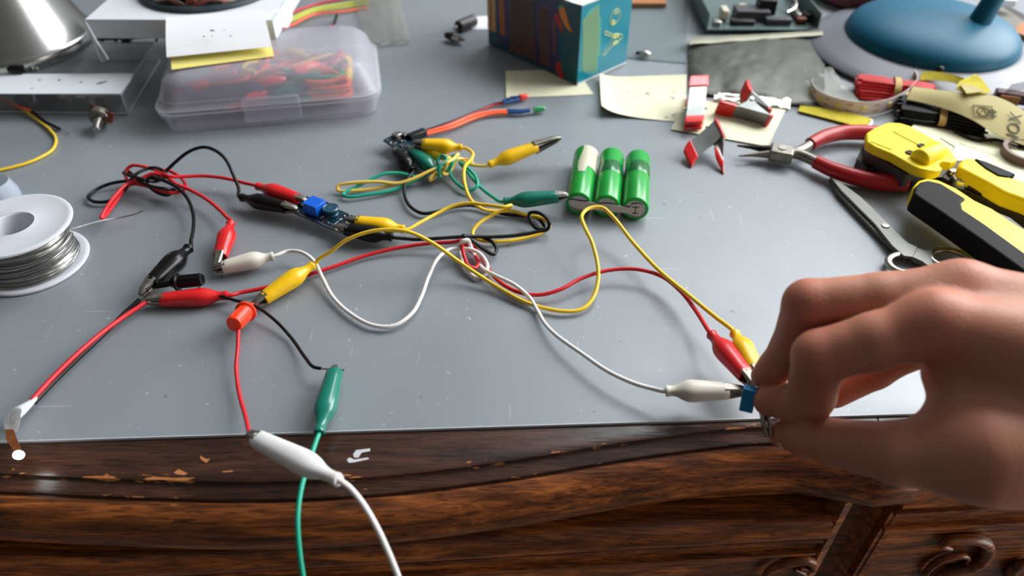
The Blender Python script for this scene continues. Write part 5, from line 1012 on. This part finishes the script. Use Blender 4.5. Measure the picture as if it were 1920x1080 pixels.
MB().tube(catmull([U(*p) for p in ((1790, 246, 3), (1830, 262, 3), (1868, 262, 3), (1900, 272, 3), (1960, 280, 3))], 6), 1.3, 8).build('cable', 'wblack', o); MB().tube(catmull([U(*p) for p in ((1835, 228, 3), (1842, 244, 4), (1846, 256, 2), (1860, 266, 2))], 6), .7, 8).build('thin_strand', 'dullsteel', o)

# ------------------------------------------------------------------ round-nose pliers
M['pred'] = mat('pliers_red_grip', (170, 18, 24), .38, coat=.1)
pl = thing('pliers', U(1480, 290, 0), 'needle-nose pliers with dark steel jaws and red grips, lying under the wire stripper', 'pliers')
MB().tube([U(*p) for p in ((1385, 292, 6), (1410, 290, 6), (1445, 289, 7), (1462, 288, 8))], [.7, 1.6, 3.2, 4.6], 12).build('jaw', 'dullsteel', pl)
MB().tube([U(*p) for p in ((1382, 273, 8), (1408, 276, 8), (1440, 280, 8), (1462, 284, 8))], [.7, 1.6, 3.2, 4.6], 12).build('jaw', 'darksteel', pl)
c_ = U(1465, 287, 8); T = frame(c_, V((0, 0, 1)), U(1480, 289, 8) - U(1445, 283, 8)); MB().box((0, 0, 0), (17, 15, 8.5), T).build('box_joint', 'dullsteel', pl, bevel=1.5, seg=3); MB().lathe([(.1, 5), (3.2, 5), (3.6, 4.2)], T, 20).build('rivet', 'steel', pl)
MB().tube(catmull([U(*p) for p in ((1468, 284, 8), (1490, 285, 8), (1510, 277, 8), (1524, 266, 8))], 5), 3.6, 12).build('arm', 'dullsteel', pl)
MB().tube(catmull([U(*p) for p in ((1468, 290, 8), (1492, 288, 8), (1515, 296, 8), (1534, 306, 8))], 5), 4, 12).build('arm', 'dullsteel', pl)
g1 = catmull([U(*p) for p in ((1519, 270, 8), (1545, 257, 9), (1580, 249, 9), (1625, 249, 9), (1680, 256, 9), (1730, 275, 9))], 6); g2 = catmull([U(*p) for p in ((1530, 304, 8), (1560, 318, 8), (1600, 331, 8), (1650, 341, 8), (1698, 344, 8), (1705, 345, 8))], 6)
for g_ in (g1, g2): L = len(g_); MB().tube(g_, [5.0 + 1.0 * math.sin(math.pi * min(1, i / (L - 1) * .9)) - (4.6 * max(0, (i - (L - 4)) / 4) ** 2) for i in range(L)], 16).build('grip', 'pred', pl)

# ------------------------------------------------------------------ wire stripper
M['ysh'] = mat('yellow_moulded_plastic', (240, 214, 16), .42, spec=.4); M['yamb'] = M['ysh']; M['rub'] = mat('black_rubber_grip', (12, 12, 12), .7, spec=.25, bump=.1, bscale=600)
ws = thing('wire_stripper', U(1740, 300, 0), 'large yellow and black automatic wire stripper lying over the red pliers', 'wire stripper')
def pxprism(pts, z0, z1, name, m, par=None, bevel=.8, seg=3):
    q = [U(x, y, z1) for x, y in pts]; return MB().prism([(p.x, p.y) for p in q], z0, z1).build(name, m, par, bevel=bevel, seg=seg)
def c7(*pp): return [(1560 + x / 5.333, 200 + y / 5.333) for x, y in pp]
bodyt = c7((345, 262), (430, 205), (560, 155), (680, 160), (775, 188), (1000, 310), (1160, 400), (1200, 440), (1258, 530), (1190, 560), (1100, 545), (1060, 560), (1110, 620), (1060, 640), (1010, 645), (880, 620), (810, 590), (600, 470), (430, 400), (350, 350))
hd_ = pxprism(bodyt, 22, 29, 'head_cover', 'ysh', ws, 1.2)
pxprism(c7((385, 345), (525, 268), (700, 345), (600, 430)), 29, 29.5, 'raised_panel', 'ysh', hd_, .2); pxprism(c7((610, 245), (740, 195), (1000, 335), (870, 380)), 29, 29.5, 'raised_panel', 'ysh', hd_, .2)
a, b = U(1560 + 870 / 5.333, 200 + 530 / 5.333, 30), U(1560 + 1060 / 5.333, 200 + 440 / 5.333, 30); MB().tube([a + (a - b).normalized() * 1, a, b, b + (b - a).normalized() * 1], [4.5, 7.2, 7.2, 4.5], 20).build('slider_knob', 'ysh', hd_, bevel=1.2, angle=70)
for x, y in ((895, 392), (778, 460)): T = Matrix.Translation(U(1560 + x / 5.333, 200 + y / 5.333, 29.3)); MB().lathe([(.1, .2), (2.2, .2), (2.6, .6), (3, .2), (3, 0)], T, 16).build('screw_hole', 'blackplastic', hd_)
pxprism([(1622, 262), (1640, 258), (1712, 298), (1718, 318), (1700, 328), (1655, 300), (1628, 286)], 9, 20, 'side_plate', 'greyplastic', ws)
pxprism([(1606, 298), (1622, 262), (1700, 300), (1770, 310), (1800, 312), (1790, 335), (1740, 330), (1712, 342), (1660, 316), (1625, 316)], 4, 12, 'jaw_frame', 'darksteel', ws)
pxprism([(1628, 306), (1660, 312), (1700, 338), (1688, 336), (1650, 326)], 2, 7, 'lower_jaw', 'ysh', ws)
pxprism([(1790, 300), (1815, 300), (1850, 330), (1890, 352), (1960, 385), (1960, 440), (1900, 395), (1850, 375), (1800, 350), (1765, 332)], 8, 14, 'linkage_plate', mat('dark_bronze_steel', (62, 52, 42), .4, .6), ws)
T = Matrix.Translation(U(1802, 340, 15)); MB().lathe([(.1, 4.5), (4, 4.2), (6.5, 2.8), (7.4, 0), (7.4, -2)], T, 24).build('pivot_bolt', 'steel', ws); T = Matrix.Translation(U(1785, 324, 15)); MB().lathe([(.1, 3), (2.6, 2.6), (3.4, 0)], T, 16).build('pivot_bolt', 'steel', ws)
MB().tube(catmull([U(*p) for p in ((1815, 350, 16), (1840, 362, 16), (1880, 378, 16), (1905, 386, 15), (1960, 396, 14))], 6), 1.6, 10).build('return_spring', 'blackplastic', ws)
h1 = pxprism([(1798, 312), (1800, 302), (1812, 295), (1826, 296), (1842, 309), (1862, 320), (1895, 332), (1970, 352), (1970, 396), (1925, 374), (1885, 360), (1850, 340), (1815, 322), (1800, 314)], 14, 26, 'handle', 'ysh', ws, 2.4, 4)
pxprism([(1828, 296), (1850, 303), (1905, 326), (1890, 331), (1872, 328), (1848, 314)], 20, 27, 'rubber_inlay', 'rub', h1, .8)
h2 = pxprism([(1712, 362), (1713, 347), (1722, 337), (1737, 332), (1760, 336), (1795, 352), (1830, 375), (1862, 390), (1895, 412), (1990, 470), (2010, 575), (1920, 510), (1840, 452), (1762, 398), (1722, 372)], 11, 25, 'handle', 'ysh', ws, 2.4, 4)
pxprism([(1713, 362), (1715, 350), (1726, 340), (1740, 337), (1765, 343), (1812, 372), (1803, 379), (1806, 392), (1848, 420), (1900, 458), (1990, 522), (2008, 567), (1918, 506), (1838, 448), (1760, 394), (1722, 369)], 12, 26.2, 'rubber_grip', 'rub', h2, 1.6, 3)

# ------------------------------------------------------------------ scissors
M['scsteel'] = mat('worn_grey_steel', (112, 112, 106), .42, .8, var=.15, vscale=60)
scr = thing('scissors', U(1640, 420, 0), 'slim steel surgical scissors with two finger loops, in front of the wire stripper', 'scissors')
pxprism([(1556, 330), (1578, 342), (1614, 368), (1652, 404), (1702, 454), (1722, 463), (1712, 482), (1694, 480), (1672, 460), (1640, 420), (1606, 386), (1576, 356)], 4.2, 6.4, 'blade', 'scsteel', scr, .6)
pxprism([(1554, 333), (1572, 362), (1612, 404), (1655, 448), (1692, 482), (1700, 474), (1650, 430), (1600, 378)], 1.6, 4.2, 'blade', 'scsteel', scr, .5)
pxprism([(1700, 456), (1720, 464), (1736, 468), (1752, 466), (1748, 478), (1750, 492), (1760, 502), (1744, 502), (1728, 490), (1710, 482)], 2.4, 6.2, 'shank', 'scsteel', scr, .8)
for cx, cy, rx, ry, tl in ((1706, 496, 40, 18, .14), (1784, 487, 40, 18, .2)):
    MB().tube([U(cx + rx * math.cos(q), cy + ry * math.sin(q) + rx * tl * math.cos(q), 4.2) for q in [2 * math.pi * i / 48 for i in range(48)]], 2.0, 12, closed=True, flat=(1, 1.3)).build('finger_loop', 'steel', scr, angle=180)
c_ = U(1660, 424, 6.4); MB().lathe([(.1, 1), (2.2, .9), (2.8, 0)], Matrix.Translation(c_), 16).build('pivot_screw', 'steel', scr)
